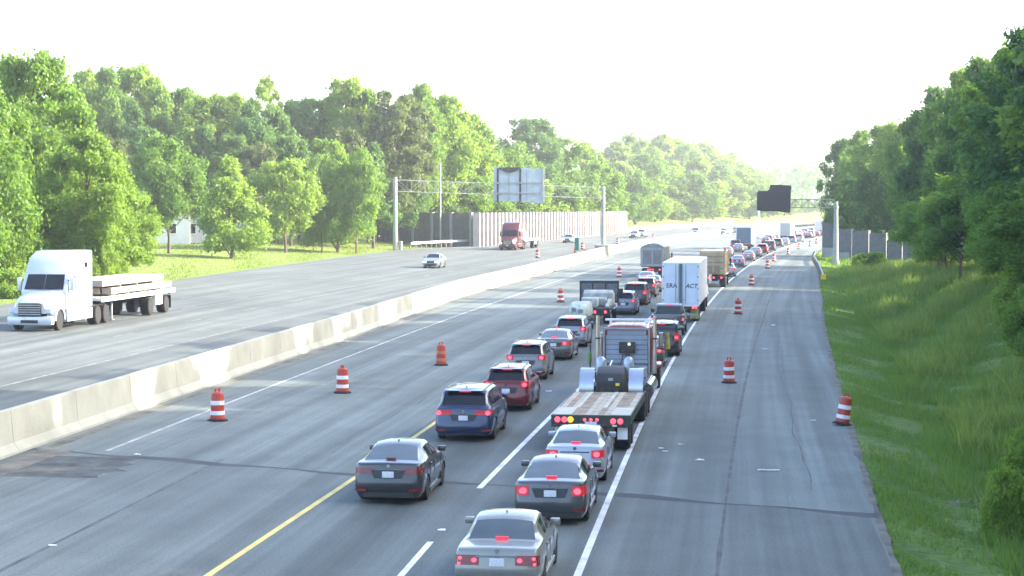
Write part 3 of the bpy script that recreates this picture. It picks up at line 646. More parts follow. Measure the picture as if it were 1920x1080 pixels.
def car_meshes(kind):
    if kind in MESHES: return MESHES[kind]
    p = SPEC[kind]; L, W, H, zt, zh, g = p['L'], p['W'], p['H'], p['zt'], p['zh'], p['g']; hw = W / 2; suv = p.get('suv'); boxy = p.get('boxy')
    g0, g1, g2, g3 = g; ro, wb, rw = p['ro'], p['wb'], p['rw']; ra = rw + .07; zb = .22 if suv else .18
    ys = stations(p)
    k0 = .90 if boxy else .84
    wf = lambda y: cubic([(0, k0), (.03, k0 + .05), (.08, .955), (.18, .98), (.45, 1), (L - .6, 1), (L - .36, .965), (L - .2, .92), (L - .09, .84), (L - .03, .74), (L, .62)], y)
    top = lambda y: cubic([(0, zt - .05), (.04, zt - .015), (.12, zt), (max(g0, .13), zt + .015), (g3, zh + .10), (g3 + .25, zh + .07), (L - .9, zh), (L - .35, zh - .1), (L - .09, zh - .2), (L, zh - .32)], y)
    def roof(y):
        if y <= g0 or y >= g3: return top(y)
        mid = (g1 + g2) / 2
        r = cubic([(g1, H - .06), (g1 + .25, H - .02), (mid, H), (g2 - .2, H - .02), (g2, H - .055)], y)
        if y < g1: t = (y - g0) / (g1 - g0); return top(y) + (H - .06 - top(y)) * (t * (1.12 - .12 * t))
        if y > g2: t = (g3 - y) / (g3 - g2); return top(y) + (H - .055 - top(y)) * (t * (1.08 - .08 * t))
        return r
    def esh(z): return .07 if z < .32 else (.0 if z < .62 else .02 + .07 * min(1, (z - .62) / .35))
    rows = []; RN = 13
    arch = lambda y: max([0] + [rw + math.sqrt(max(0, ra * ra - (y - c) ** 2)) - .02 for c in (ro, ro + wb) if abs(y - c) <= ra * 1.001])
    V = []
    for y in ys:
        tz, rz = top(y), roof(y); gg = max(0, min(1, (rz - tz) / (H - .06 - tz))); w = hw * wf(y); az = arch(y)
        low = [(.88, zb), (.965, zb + .12), (1.0, zb + .30), (1.0, .62), (.99, .74), (.975, tz - .09), (.93, tz)]
        pts = []
        for k, z in low: z2 = max(z, min(az, tz - .12)); pts.append((w * k, z2))
        xb = w * .93; xr = xb * .965 * (1 - gg) + hw * p['rf'] * gg * (1.12 if y > g1 and y < g2 else 1.10); xr = min(xr, xb * .97)
        zr = tz + .012 * (1 - gg) + (rz - .05 - tz) * gg if gg > 0 else tz + .012
        pts.append((xb + (xr - xb) * .10, tz + (zr - tz) * .10 + .001)); pts.append((xb + (xr - xb) * .90, tz + (zr - tz) * .90 + .001)); pts.append((xr, zr))
        crown = .02 + .03 * gg
        pts.append((xr * .88, max(rz, zr) + crown * .15)); pts.append((xr * .5, max(rz, zr) + crown * .7)); pts.append((0, max(rz, zr) + crown))
        row = []
        for x, z in pts:
            s = esh(z) * max(0, 1 - y / .5) - (.0 if z > .6 else .0) * 0
            s -= (.12 * max(0, min(1, (z - .5) / .4)) + (.05 if z < .3 else 0)) * max(0, 1 - (L - y) / .5)
            row.append((x, y + s, z))
        V.append(row)
    nS = len(ys); n1 = RN - 1
    parts = {'body': MB(), 'rear_window': MB(), 'windshield': MB(), 'side_window_a': MB(), 'side_window_b': MB()}
    bp = (g1 + g2) / 2 + .08
    def quad(mb, a, b, c, d): mb.add([a, b, c, d], [(0, 1, 2, 3)])
    mir = lambda v: (-v[0], v[1], v[2])
    sidew = {}
    for j in range(nS - 1):
        ym = (ys[j] + ys[j + 1]) / 2
        for i in range(n1):
            a, b, c, d = V[j][i], V[j + 1][i], V[j + 1][i + 1], V[j][i + 1]; tgt = 'body'; key = None
            if i >= 10 - 0 and g0 + .045 < ym < g1 - .06: tgt = 'rear_window'
            if i >= 10 and g2 + .06 < ym < g3 - .045: tgt = 'windshield'
            if i == 7 and g1 - (.0 if not suv else .12) + .16 < ym < g2 + (g3 - g2) * .55 and not (bp - .05 < ym < bp + .05):
                key = 'front' if ym > bp else 'rear'
            if key:
                for s, m in ((1, lambda v: v), (-1, mir)):
                    mb = sidew.setdefault((key, s), MB())
                    quad(mb, m(a), m(b), m(c), m(d)) if s > 0 else quad(mb, m(d), m(c), m(b), m(a))
            else:
                quad(parts[tgt], a, b, c, d); quad(parts[tgt], mir(d), mir(c), mir(b), mir(a))
    B = parts['body']
    for j, fl in ((0, 0), (nS - 1, 1)):
        for i in range(n1):
            a, b = V[j][i], V[j][i + 1]; q = [a, b, mir(b), mir(a)]
            if a[0] > .001: B.add(q if fl == 0 else q[::-1], [(0, 1, 2, 3) if b[0] > .0001 else (0, 1, 3)])
    out = {}
    out['body'] = B.mesh('body', PAINT, 42, clean=True)
    out['rear_window'] = parts['rear_window'].mesh('rear_window', GLASS2 if not suv else GLASS, 60, clean=True); out['windshield'] = parts['windshield'].mesh('windshield', GLASS, 60, clean=True)
    for (k, s), mb in sidew.items(): out[('side_window', k, s)] = mb.mesh('side_window', GLASS, 60, clean=True)
    u = MB(); u.box(-hw * .82, hw * .82, .25, L - .3, .2, .55); out['underbody'] = u.mesh('underbody', UNDER)
    # wrap patches on the rear/front corners
    def wrap(x0, back, z0, z1, side, name, m, off=.012, front=False, th=.03, zs=0):
        path = [(x0 * hw, 0), (hw * k0 * .97, 0), (hw * (k0 + .05), .03), (hw * .955, .08), (hw * .98, .18), (hw * 1.0, .45)]
        if front: path = [(x0 * hw, 0), (hw * .60, 0), (hw * .74, .03), (hw * .84, .09), (hw * .92, .2), (hw * .965, .36), (hw, .6)]
        pts = [path[0]]
        for q in path[1:]:
            if q[0] <= pts[-1][0] + .002: continue
            if q[1] > back:
                a = pts[-1]; t = (back - a[1]) / max(1e-6, q[1] - a[1])
                if t > .02: pts.append((a[0] + (q[0] - a[0]) * t, back))
                break
            pts.append(q)
        m_ = MB(); nr = 3; vs = []
        for k, (x, y) in enumerate(pts):
            a, b = pts[max(0, k - 1)], pts[min(len(pts) - 1, k + 1)]; t = Vector((b[0] - a[0], b[1] - a[1])).normalized(); nx, ny = t.y, -t.x
            f = k / max(1, len(pts) - 1)
            for l in range(nr):
                z = (z0 + zs * f) + (z1 - z0 - zs * f * .6) * l / (nr - 1); kk = .99 if z < .75 else .975 - .02 * max(0, (z - .85))
                if front: s = -(.12 * max(0, min(1, (z - .5) / .4))) * max(0, 1 - y / .5); yy = L - y + s
                else: yy = y + esh(z) * max(0, 1 - y / .5)
                for o_ in (off, off - th): vs.append((side * (x * kk + nx * o_), yy + (ny * o_ if not front else -ny * o_), z))
        n = len(pts); S_ = nr * 2
        idx = lambda k, l, o_: k * S_ + l * 2 + o_
        for k in range(n - 1):
            for l in range(nr - 1): m_.f.append((idx(k, l, 0), idx(k + 1, l, 0), idx(k + 1, l + 1, 0), idx(k, l + 1, 0))); m_.m.append(0)
            for l in (0, nr - 1): m_.f.append((idx(k, l, 0), idx(k, l, 1), idx(k + 1, l, 1), idx(k + 1, l, 0))); m_.m.append(0)
        for k in (0, n - 1):
            for l in range(nr - 1): m_.f.append((idx(k, l, 0), idx(k, l + 1, 0), idx(k, l + 1, 1), idx(k, l, 1))); m_.m.append(0)
        m_.v = vs; return m_.mesh(name, m, 45, clean=True)
    x0, back, z0, z1 = LAMPS[kind]
    for s in (-1, 1):
        out[('tail_light', s)] = wrap(x0, back, z0, z1, s, 'tail_light', LENS, zs=.05 if not boxy else 0)
        c_ = out[('tail_light', s)].copy(); c_.materials.clear(); c_.materials.append(LENSLIT); out[('tail_lit', s)] = c_
        out[('headlight', s)] = wrap(.50, .36, zh - .34, zh - .19, s, 'headlight', HEAD, front=True)
        out[('headlight_off', s)] = wrap(.50, .36, zh - .34, zh - .19, s, 'headlight', GLASS, front=True)
        out[('reflector', s)] = wrap(.62, .1, .36, .43, s, 'reflector', LENS, th=.02)
    out['bumper_trim'] = None
    tr = MB(); tr.box(-hw * .72, hw * .72, .035, .12, zb + .02, zb + .15); out['bumper_trim'] = tr.mesh('bumper_trim', BLACK)
    pz = .80 if not boxy else .72
    if suv: pz = .80
    pl = MB(); pl.box(-.155, .155, esh(pz) - .035, esh(pz), pz - .08, pz + .08); out['licence_plate'] = pl.mesh('licence_plate', PLATE, bevel=.008)
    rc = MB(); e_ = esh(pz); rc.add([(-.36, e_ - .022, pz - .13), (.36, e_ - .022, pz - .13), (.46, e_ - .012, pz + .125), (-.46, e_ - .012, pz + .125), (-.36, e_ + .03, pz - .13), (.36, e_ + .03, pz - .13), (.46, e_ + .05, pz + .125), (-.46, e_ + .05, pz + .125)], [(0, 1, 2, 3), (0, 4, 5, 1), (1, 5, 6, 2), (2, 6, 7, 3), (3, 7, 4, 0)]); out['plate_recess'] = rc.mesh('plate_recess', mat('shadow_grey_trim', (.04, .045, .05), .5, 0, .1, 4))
    ct = MB(); ct.box(-.42, .42, esh(pz + .14) - .03, esh(pz + .14) + .01, pz + .10, pz + .135); out['chrome_strip'] = ct.mesh('chrome_strip', CHROME)
    bd = MB(); bd.lathe([(.05, 0), (.05, .015)], 12, 'x'); bm_ = bd; bm_.v = [(b, esh(pz + .22) - .02 + a, c + pz + .22) for a, b, c in bm_.v]; out['badge'] = bm_.mesh('badge', CHROME)
    # high brake light
    if suv: t = .10; yb = g0 + (g1 - g0) * 1.0 - .06; zbr = H - .075; hb = MB(); hb.box(-.19, .19, yb - .05, yb + .02, zbr - .015, zbr + .045)
    else: yb = g0 + .07; zbr = zt + .07; hb = MB(); hb.box(-.13, .13, yb - .03, yb + .02, zbr + .0, zbr + .035)
    out['brake_light'] = hb.mesh('brake_light', LIT)
    out['brake_light_off'] = hb.mesh('brake_light', LENS)
    if suv:
        sp = MB(); sp.prism([(g1 - .22, H - .055), (g1 - .2, H - .035), (g1 + .25, H + .0), (g1 + .25, H - .05)], -hw * .62, hw * .62); out['spoiler'] = sp.mesh('spoiler', PAINT, bevel=.008)
        rr = []
        for s in (-1, 1):
            r_ = MB()
            for k in range(8):
                ya, yb2 = g1 + .3 + (g2 - g1 - .5) * k / 8, g1 + .3 + (g2 - g1 - .5) * (k + 1) / 8
                r_.tube((s * hw * .66, ya, roof(ya) + .035), (s * hw * .66, yb2, roof(yb2) + .035), .018, n=6)
            out[('roof_rail', s)] = r_.mesh('roof_rail', STEEL, 50)
    sf = MB(); n = 0
    an = MB(); an.prism([(g1 + .30, H - .01), (g1 + .42, H + .0), (g1 + .33, H + .075)], -.02, .02); out['antenna'] = an.mesh('antenna', PAINT)
    for s in (-1, 1):
        mm = MB(); ym = g3 - .42; zz = top(ym) + .09; mm.box(-.02, .20, -.05, .09, -.07, .08); me = mm.mesh('wing_mirror', PAINT, 40, bevel=.03); 
        for v in me.vertices: v.co.x = s * (v.co.x + hw * .94)
        for v in me.vertices: v.co.y += ym; v.co.z += zz
        if s < 0: me.flip_normals()
        out[('wing_mirror', s)] = me
        # door handles and door seam
        for k, yy in (('front', bp + .02), ('rear', ro + .55)):
            h_ = MB(); h_.box(-.012, .02, -.09, .09, -.015, .015); me = h_.mesh('door_handle', PAINT, bevel=.006)
            for v in me.vertices: v.co.x = s * (v.co.x + hw * .982); v.co.y += yy + .05; v.co.z += top(yy) - .14
            out[('door_handle', k, s)] = me
        sm = MB()
        for yy in (bp, g2 + (g3 - g2) * .62, ro + ra + .03 if ro + ra + .03 > g1 - .1 else g1):
            sm.box(hw * .99, hw * 1.002, yy - .006, yy + .006, zb + .2, top(yy) - .1)
        me = sm.mesh('door_seam', BLACK); 
        for v in me.vertices: v.co.x *= s
        out[('door_seam', s)] = me
        sk = MB(); sk.box(hw * .90, hw * .985, ro + ra + .02, ro + wb - ra - .02, zb - .02, zb + .10); me = sk.mesh('side_skirt', BLACK if suv else PAINT, bevel=.01)
        for v in me.vertices: v.co.x *= s
        out[('side_skirt', s)] = me
    # brake lamp cores
    lc = []
    if kind == 'old_sedan': lc = [(.52, .76, .055), (.84, .80, .04), (.86, .69, .035)]
    elif kind in ('suv', 'boxy_suv', 'minivan'): lc = [((x0 + .97) / 2 * .97, (z0 + z1) / 2, .10)]
    elif kind == 'big_suv': lc = [(.84, .97, .09)]
    else: lc = [((x0 + k0) / 2 + .02, (z0 + z1) / 2, .095)]
    for s in (-1, 1):
        m_ = MB()
        for (x, z, r) in lc:
            n = 10; y_ = esh(z) - .028; 
            if x > k0: y_ += .02
            vs = [(s * (x * hw + r * math.cos(6.283 * k / n)), y_ + .014 * (1 if x > .9 else 0), z + r * .8 * math.sin(6.283 * k / n)) for k in range(n)]
            vs2 = [(a, b + .06, c) for a, b, c in vs]
            m_.add(vs + vs2, [tuple(range(n))] + [(k, k + n, (k + 1) % n + n, (k + 1) % n) for k in range(n)])
        out[('lamp', s)] = m_.mesh('lamp', LIT2)
    # front: grille, lower intake, plate
    gr = MB(); gr.box(-hw * .46, hw * .46, L - .10, L + .012, zh - .36, zh - .20); out['grille'] = gr.mesh('grille', BLACK, bevel=.01)
    gi = MB(); gi.box(-hw * .60, hw * .60, L - .05, L + .014, .24, .44); out['intake'] = gi.mesh('intake', BLACK, bevel=.01)
    MESHES[kind] = out; return out
PROTO = {}
def car(kind, px, py, col, label, cat='car', brake=True, oncoming=False, group='vehicles queuing in the two open lanes', detail=True, dyaw=0.0, loc=None, H=None, dark_roof=False, glass=None, heads=True):
    M = car_meshes(kind); p = SPEC[kind]; name = {'big_suv': 'suv', 'boxy_suv': 'suv', 'suv': 'suv', 'minivan': 'minivan'}.get(kind, 'sedan')
    pos = loc if loc is not None else at(px, py); hd = -math.atan(dR(pos.y)) + dyaw
    if oncoming:
        rz = hd + math.pi; pos = pos + Vector((-math.sin(hd), math.cos(hd), 0)) * p['L']
        group = 'oncoming vehicles on the left carriageway'
    else: rz = hd
    key = (kind, brake, oncoming, detail, heads)
    if key in PROTO:
        root = copy_tree(PROTO[key]); root.location = pos; root.rotation_euler = (0, 0, rz)
        for k in ('label', 'group', 'category'): 
            if k in root: del root[k]
    else:
        root = empty(name, pos, rz); I = lambda n, m, par=None: inst(n, m, par or root)
        I('body', M['body']); I('rear_window', M['rear_window']); I('windshield', M['windshield']); I('underbody', M['underbody'])
        for k in M:
            if isinstance(k, tuple) and k[0] == 'side_window': I('side_window', M[k])
        for x in (-1, 1):
            for y in (p['ro'], p['ro'] + p['wb']): add_wheel(root, x * (p['W'] / 2 - .125), y, p['rw'])
        for s in (-1, 1):
            if not oncoming:
                t = I('tail_light', M[('tail_light', s)])
                if brake: I('lamp', M[('lamp', s)], t); t.data = M[('tail_lit' if kind != 'old_sedan' else 'tail_light', s)]
            if detail or oncoming: I('headlight', M[('headlight' if (oncoming and heads) else 'headlight_off', s)])
            if detail:
                I('wing_mirror', M[('wing_mirror', s)]); I('door_seam', M[('door_seam', s)]); I('side_skirt', M[('side_skirt', s)])
                for k in ('front', 'rear'): I('door_handle', M[('door_handle', k, s)])
                if not oncoming: I('reflector', M[('reflector', s)])
                if ('roof_rail', s) in M: I('roof_rail', M[('roof_rail', s)])
            elif ('wing_mirror', s) in M: I('wing_mirror', M[('wing_mirror', s)])
        if not oncoming:
            I('licence_plate', M['licence_plate'])
            if brake: I('brake_light', M['brake_light'])
            elif detail: I('brake_light', M['brake_light_off'])
            if detail: I('bumper_trim', M['bumper_trim']); I('chrome_strip', M['chrome_strip']); I('badge', M['badge']); (I('plate_recess', M['plate_recess']) if kind in ('accord', 'altima', 'suv', 'big_suv') else None); I('antenna', M['antenna'])
            if 'spoiler' in M: I('spoiler', M['spoiler'])
        else: I('grille', M['grille']); I('intake', M['intake'])
        PROTO[key] = root
    tag(root, label, cat, group); setcol(root, tuple(c * .5 for c in col))
    return root
SILVER, WHITE, DGREY, BLUE, MAROON, BLK = (.34, .36, .37), (.72, .73, .75), (.085, .09, .095), (.02, .055, .15), (.24, .012, .02), (.012, .012, .014)
BEIGE = (.44, .45, .41)
# left open lane, from near to far
car('accord', 727, 947, (.07, .077, .09), 'dark grey sedan with unlit tail lights and white plate, nearest in the left lane', 'sedan', brake=False)
car('big_suv', 868, 829, BLUE, 'dark blue SUV with a long chrome strip, second in the left lane', 'SUV')
car('suv', 948, 772, MAROON, 'dark red SUV behind the dark blue one', 'SUV')
car('suv', 985, 714, (.30, .32, .33), 'silver SUV in front of the dark red one', 'SUV')
car('accord', 1037, 676, (.22, .22, .21), 'taupe grey sedan in front of the silver SUV', 'sedan')
car('suv', 1068, 652, (.42, .47, .55), 'pale bluish silver SUV right behind the work truck', 'SUV')
car('suv', 1168, 591, (.30, .34, .40), 'silver blue hatchback just ahead of the work truck', 'SUV')
car('minivan', 1190, 573, (.075, .06, .065), 'dark brown minivan ahead of the silver blue hatchback', 'minivan')
car('suv', 1210, 557.5, (.10, .085, .08), 'dark brown SUV directly ahead of the minivan', 'SUV')
car('compact', 1222, 547.5, (.6, .62, .62), 'white compact car behind the grey dump trailer', 'car')
car('compact', 1211, 538.5, (.45, .5, .56), 'light blue car with wide rear window left of the white compact', 'car')
# right open lane
car('old_sedan', 931, 1121, BEIGE, 'old beige silver sedan with square red tail lights, nearest of all cars', 'sedan')
car('altima', 1031, 986, (.12, .13, .14), 'mid grey sedan with bright chrome strip behind the white compact', 'sedan')
car('compact', 1077, 908, (.62, .70, .82), 'pale silver sedan directly behind the flat deck truck', 'sedan')
car('compact', 1212, 690, (.08, .16, .15), 'dark teal car half hidden beside the flat deck truck cab', 'car')
car('boxy_suv', 1240, 669, (.045, .048, .045), 'black boxy SUV behind the pickup', 'SUV')
car('compact', 1364, 519, (.65, .66, .66), 'white car beside the tan dump truck', 'car')
car('accord', 1382, 501, (.36, .42, .47), 'pale blue sedan ahead of the tan dump truck', 'sedan')
car('compact', 1403, 490, (.36, .33, .33), 'dusty grey car ahead of the pale blue sedan', 'car')
car('accord', 1416, 481.5, (.5, .5, .48), 'cream sedan two cars ahead of the pale blue sedan', 'sedan')
car('suv', 1429, 476.5, (.32, .02, .025), 'bright red SUV in the far right lane', 'SUV')
car('boxy_suv', 1443, 471, (.07, .075, .085), 'dark boxy SUV with two tall red lights under the blue grey truck', 'SUV')
car('boxy_suv', 1379, 469, (.03, .035, .07), 'dark navy van with bright red lights in the far left lane', 'SUV')
car('suv', 1400, 461.5, (.10, .03, .03), 'dark maroon SUV in the far left lane', 'SUV')
ORD = ['first', 'second', 'third', 'fourth', 'fifth', 'sixth', 'seventh', 'eighth', 'ninth', 'tenth', 'eleventh', 'twelfth', 'thirteenth', 'fourteenth', 'fifteenth', 'sixteenth', 'seventeenth', 'eighteenth', 'nineteenth', 'twentieth', 'twenty-first', 'twenty-second', 'twenty-third', 'twenty-fourth', 'twenty-fifth', 'twenty-sixth', 'twenty-seventh', 'twenty-eighth', 'twenty-ninth', 'thirtieth']
FLN = {0: 0, 1: 0}
def fl(lane):
    FLN[lane] += 1; return f'{ORD[FLN[lane] - 1]} small hazy car of the {"left" if lane == 0 else "right"} lane queue beyond the dark boxy SUV'
cols = [(.1, .1, .12), (.55, .56, .57), (.3, .33, .38), (.6, .6, .6), (.08, .09, .1), (.25, .03, .03), (.4, .42, .45)]
kk = 0
for (px, py, kd) in ((1458, 463.5, 'suv'), (1471, 460, 'compact'), (1484, 456.5, 'suv'), (1497, 454, 'minivan')):
    car(kd, px, py, cols[kk % 7], fl(1), 'car', detail=False); kk += 1
for y in range(462, 640, 9):
    for q in (-5.4, -1.7):
        if rnd.random() < .12 or (q > -3 and y < 475): continue
        yy = y + rnd.uniform(-1, 1)
        car(rnd.choice(['suv', 'accord', 'compact', 'minivan']), 0, 0, cols[kk % 7], fl(0 if q < -3 else 1), 'car', detail=False, loc=P(q, yy, zroad(q, yy))); kk += 1
for y in (372, 381, 389, 397, 408, 418, 427, 437, 447):
    car(rnd.choice(['suv', 'accord', 'compact']), 0, 0, cols[kk % 7], f'{ORD[kk % 9]} small car in the left queue lane just beyond the maroon SUV', 'car', detail=False, loc=P(-5.6, y + 22, .11)) if y > 378 and y + 22 < 440 else None; kk += 1
for y, c_, lb in ((201 + 14, (.45, .47, .5), 'silver car in the left lane hidden beyond the grey dump trailer'), (232, (.62, .63, .62), 'pale roofed car in the left lane seen above the white trailer roof'), (246, (.2, .22, .25), 'grey car in the left lane seen past the tan dump truck'), (262, (.5, .5, .5), 'silver car further up the left lane past the tan dump truck'), (276, (.1, .1, .1), 'black car up the left lane past the tan dump truck'), (292, (.55, .57, .58), 'white car up the left lane short of the navy van'), (318, (.4, .42, .4), 'grey green car close behind the navy van')):
    car('accord', 0, 0, c_, lb, 'car', detail=False, loc=P(-5.6, y + 12, .11))
# oncoming
car('compact', 807, 503, (.30, .36, .36), 'pale grey green oncoming car with headlights on the left carriageway', 'car', oncoming=True, heads=True)
car('compact', 1063, 456, (.22, .34, .34), 'teal oncoming car near the ribbed wall', 'car', oncoming=True)
car('accord', 1187, 447, (.3, .36, .38), 'left car of the distant oncoming pair beyond the ribbed wall', 'car', oncoming=True)
car('suv', 1201, 445, (.5, .52, .55), 'right car of the distant oncoming pair beyond the ribbed wall', 'SUV', oncoming=True)
car('suv', 1303, 440.5, (.42, .46, .52), 'tiny lone oncoming car below the far grass slope', 'SUV', oncoming=True)
car('accord', 1355, 437.5, (.4, .45, .5), 'left one of two tiny oncoming cars at the end of the rail', 'car', oncoming=True)
car('suv', 1378, 437, (.5, .52, .55), 'right one of two tiny oncoming cars at the end of the rail', 'SUV', oncoming=True)
# ---------------------------------------------------------------- trucks (local +Y forward, origin at the rear bumper on the road)
def truckroot(name, px, py, label, cat, oncoming=False, L=0, loc=None, sy=1.0, group='vehicles queuing in the two open lanes', dyaw=0):
    pos = loc if loc is not None else at(px, py); hd = -math.atan(dR(pos.y)) + dyaw
    if oncoming: pos = pos + Vector((-math.sin(hd), math.cos(hd), 0)) * L; hd += math.pi; group = 'oncoming vehicles on the left carriageway'
    return empty(name, pos, hd, label, cat, group)
def duals(root, ys, x=.93, r=.5, w=.52):
    for y in ys:
        for s in (-1, 1): add_wheel(root, s * x, y, r, w)
def flap(root, x0, x1, y, z0, z1, m):
    return MB().box(x0, x1, y - .012, y + .012, z0, z1).build('mud_flap', m, root)
def tractor(root, yb, paint_col, highroof=True, white_fair=True):
    """conventional sleeper tractor, bumper front at y = yb"""
    B = lambda: MB()
    def PB(mb, name, m=PAINT, sm=40, bevel=0, par=None):
        o = mb.build(name, m, par or root, sm, bevel=bevel); o.color = (*paint_col, 1); return o
    y = lambda d: yb - d
    H = 4.0
    cabp = [(y(6.2), 1.0), (y(2.15), 1.0), (y(2.1), 1.98), (y(2.62), 2.86), (y(2.75), 2.98), (y(3.05), 3.35), (y(3.55), 3.72), (y(4.2), 3.94), (y(5.0), H), (y(6.2), H - .02)]
    PB(B().prism(cabp, -1.22, 1.22), 'cab', bevel=.09)
    # windshield in two panes set on the sloped face
    for s in (-1, 1):
        g = B(); x0, x1 = (.02, 1.04); e = .02
        pts = [(y(2.13) + .06, 2.04), (y(2.60) + .06, 2.80)]
        vs = [(s * x0, pts[0][0], pts[0][1]), (s * x1, pts[0][0] - .04, pts[0][1]), (s * (x1 - .06), pts[1][0] - .04, pts[1][1]), (s * x0, pts[1][0], pts[1][1])]
        vs += [(a, b - .05, c) for a, b, c in vs]
        g.add(vs, [(0, 1, 2, 3), (7, 6, 5, 4), (0, 4, 5, 1), (1, 5, 6, 2), (2, 6, 7, 3), (3, 7, 4, 0)]); g.build('windshield', GLASS, root)
        g = B(); g.box(s * 1.20 - .04 if s > 0 else -1.24, 1.24 if s > 0 else s * 1.20 + .04, y(3.45), y(2.75), 2.02, 2.68); g.build('side_window', GLASS, root, bevel=.01)
        g = B(); g.box(1.222 if s > 0 else -1.235, 1.235 if s > 0 else -1.222, y(5.3), y(4.9), 3.1, 3.35); g.build('side_window', GLASS, root)
        # seams of door and sleeper
        g = B()
        for d in (2.45, 3.62, 4.3): g.box(1.221 if s > 0 else -1.228, 1.228 if s > 0 else -1.221, y(d) - .012, y(d) + .012, 1.1, 2.9)
        g.build('door_seam', STEEL, root)
        g = B(); g.box(s * 1.0 - .22 if s > 0 else -1.2, 1.2 if s > 0 else s * 1.0 + .22, y(6.25), y(2.3), .38, .98); PB(g, 'side_fairing', bevel=.05)
        g = B(); g.box(1.30 if s > 0 else -1.52, 1.52 if s > 0 else -1.30, y(2.55), y(2.35), 1.95, 2.65); PB(g, 'wing_mirror', bevel=.05)
        g = B(); g.tube((s * 1.15, y(2.45), 2.5), (s * 1.4, y(2.45), 2.5), .025, n=6); g.tube((s * 1.15, y(2.45), 2.05), (s * 1.4, y(2.45), 2.05), .025, n=6); g.build('mirror_arm', BLACK, root)
        # front fender over the steering wheel
        n = 9; g = B(); c = y(1.25); R0, R1 = .58, .72; vs = []
        for k in range(n):
            a = math.pi * (k / (n - 1)) * 1.0; ca, sa = math.cos(a), math.sin(a)
            for r in (R0, R1):
                for x in (.72, 1.2): vs.append((s * x, c + r * ca * 1.05, .52 + r * sa))
        fs = []
        for k in range(n - 1):
            o = 4 * k; p = o + 4; fs += [(o + 2, o + 3, p + 3, p + 2), (o, p, p + 1, o + 1), (o + 1, p + 1, p + 3, o + 3), (o, o + 2, p + 2, p)]
        fs += [(0, 1, 3, 2), (4 * n - 4, 4 * n - 2, 4 * n - 1, 4 * n - 3)]
        g.add(vs, fs); PB(g, 'fender', bevel=0)
        g = B(); g.box(s * .96 - .17, s * .96 + .17, y(.48), y(.10), .92, 1.16); o = g.build('headlight', HEAD if not white_fair else mat('clear_headlamp', (.45, .55, .62), .1, 0, .1, 5, spec=.9), root, bevel=.05)
    # hood lofted
    secs = [(2.2, 1.12, 1.0, 2.0), (1.6, 1.08, .98, 1.9), (.9, 1.0, .95, 1.75), (.35, .88, .92, 1.6), (.12, .80, .90, 1.45)]
    g = B(); vs = []; 
    for d, w, z0, z1 in secs:
        vs += [(-w, y(d), z0), (-w, y(d), z1 - .28), (-w * .86, y(d), z1 - .06), (-w * .5, y(d), z1), (w * .5, y(d), z1), (w * .86, y(d), z1 - .06), (w, y(d), z1 - .28), (w, y(d), z0)]
    fs = [(i * 8 + k, i * 8 + k + 1, i * 8 + k + 9, i * 8 + k + 8) for i in range(len(secs) - 1) for k in range(7)] + [tuple(range(7, -1, -1)), tuple(range((len(secs) - 1) * 8, len(secs) * 8))]
    g.add(vs, fs); PB(g, 'hood', sm=50)
    gr = B(); gr.box(-.60, .60, y(.14), y(.05), .78, 1.42); gr = gr.build('grille', BLACK, root, bevel=.03)
    for k in range(5): MB().box(-.56, .56, y(.05) + .002, y(.02), .84 + k * .115, .89 + k * .115).build('slat', CHROME if not white_fair else STEEL, gr)
    PB(B().box(-1.18, 1.18, y(.45), y(0), .32, .76), 'bumper', bevel=.08)
    MB().box(-.45, .45, y(.02), y(-.012), .42, .58).build('air_intake', BLACK, root)
    MB().box(-.16, .16, y(-.005), y(-.03), .62, .72).build('licence_plate', PLATE, root)
    for s in (-1, 1): add_wheel(root, s * 1.02, y(1.25), .51, .3)
    duals(root, (y(7.15), y(8.5)))
    MB().box(-.42, .42, y(9.0), y(2.2), .55, .95).build('chassis', UNDER, root)
    m_ = B(); m_.box(-1.0, 1.0, y(8.9), y(6.5), .98, 1.06); m_.build('fifth_wheel_plate', BLACK, root)
def flatbed(root, L, deckcol=WHITEP):
    MB().box(-1.29, 1.29, 0, L, 1.22, 1.38).build('deck', mat('pale_deck', (.55, .54, .50), .8, 0, .2, 1), root)
    for s in (-1, 1): MB().box(s * 1.3 - .03, s * 1.3 + .03, .0, L, 1.16, 1.42).build('side_rail', deckcol, root, bevel=.01)
    MB().prism([(.4, 1.0), (L - 3.2, .78), (L - 2.2, 1.0), (L - .2, 1.05), (L - .2, 1.21), (.4, 1.21)], -.55, .55).build('beam_frame', UNDER, root)
    duals(root, (1.3, 4.4))
    for s in (-1, 1):
        MB().box(s * 1.1 - .12, s * 1.1 + .12, 2.2, 3.6, .55, 1.15).build('toolbox', WHITEP, root, bevel=.03)
        m_ = MB(); m_.tube((s * .8, L - 3.2, .05), (s * .8, L - 3.2, 1.2), .07, n=8); m_.box(s * .8 - .13, s * .8 + .13, L - 3.35, L - 3.05, 0.03, .07); m_.build('landing_leg', STEEL, root)
        flap(root, s * 1.2 if s < 0 else .65, -.65 if s < 0 else 1.2, .5, .25, 1.0, BLACK)
    MB().box(-1.0, 1.0, -.02, .04, 1.02, 1.2).build('rear_bar', BLACK, root)
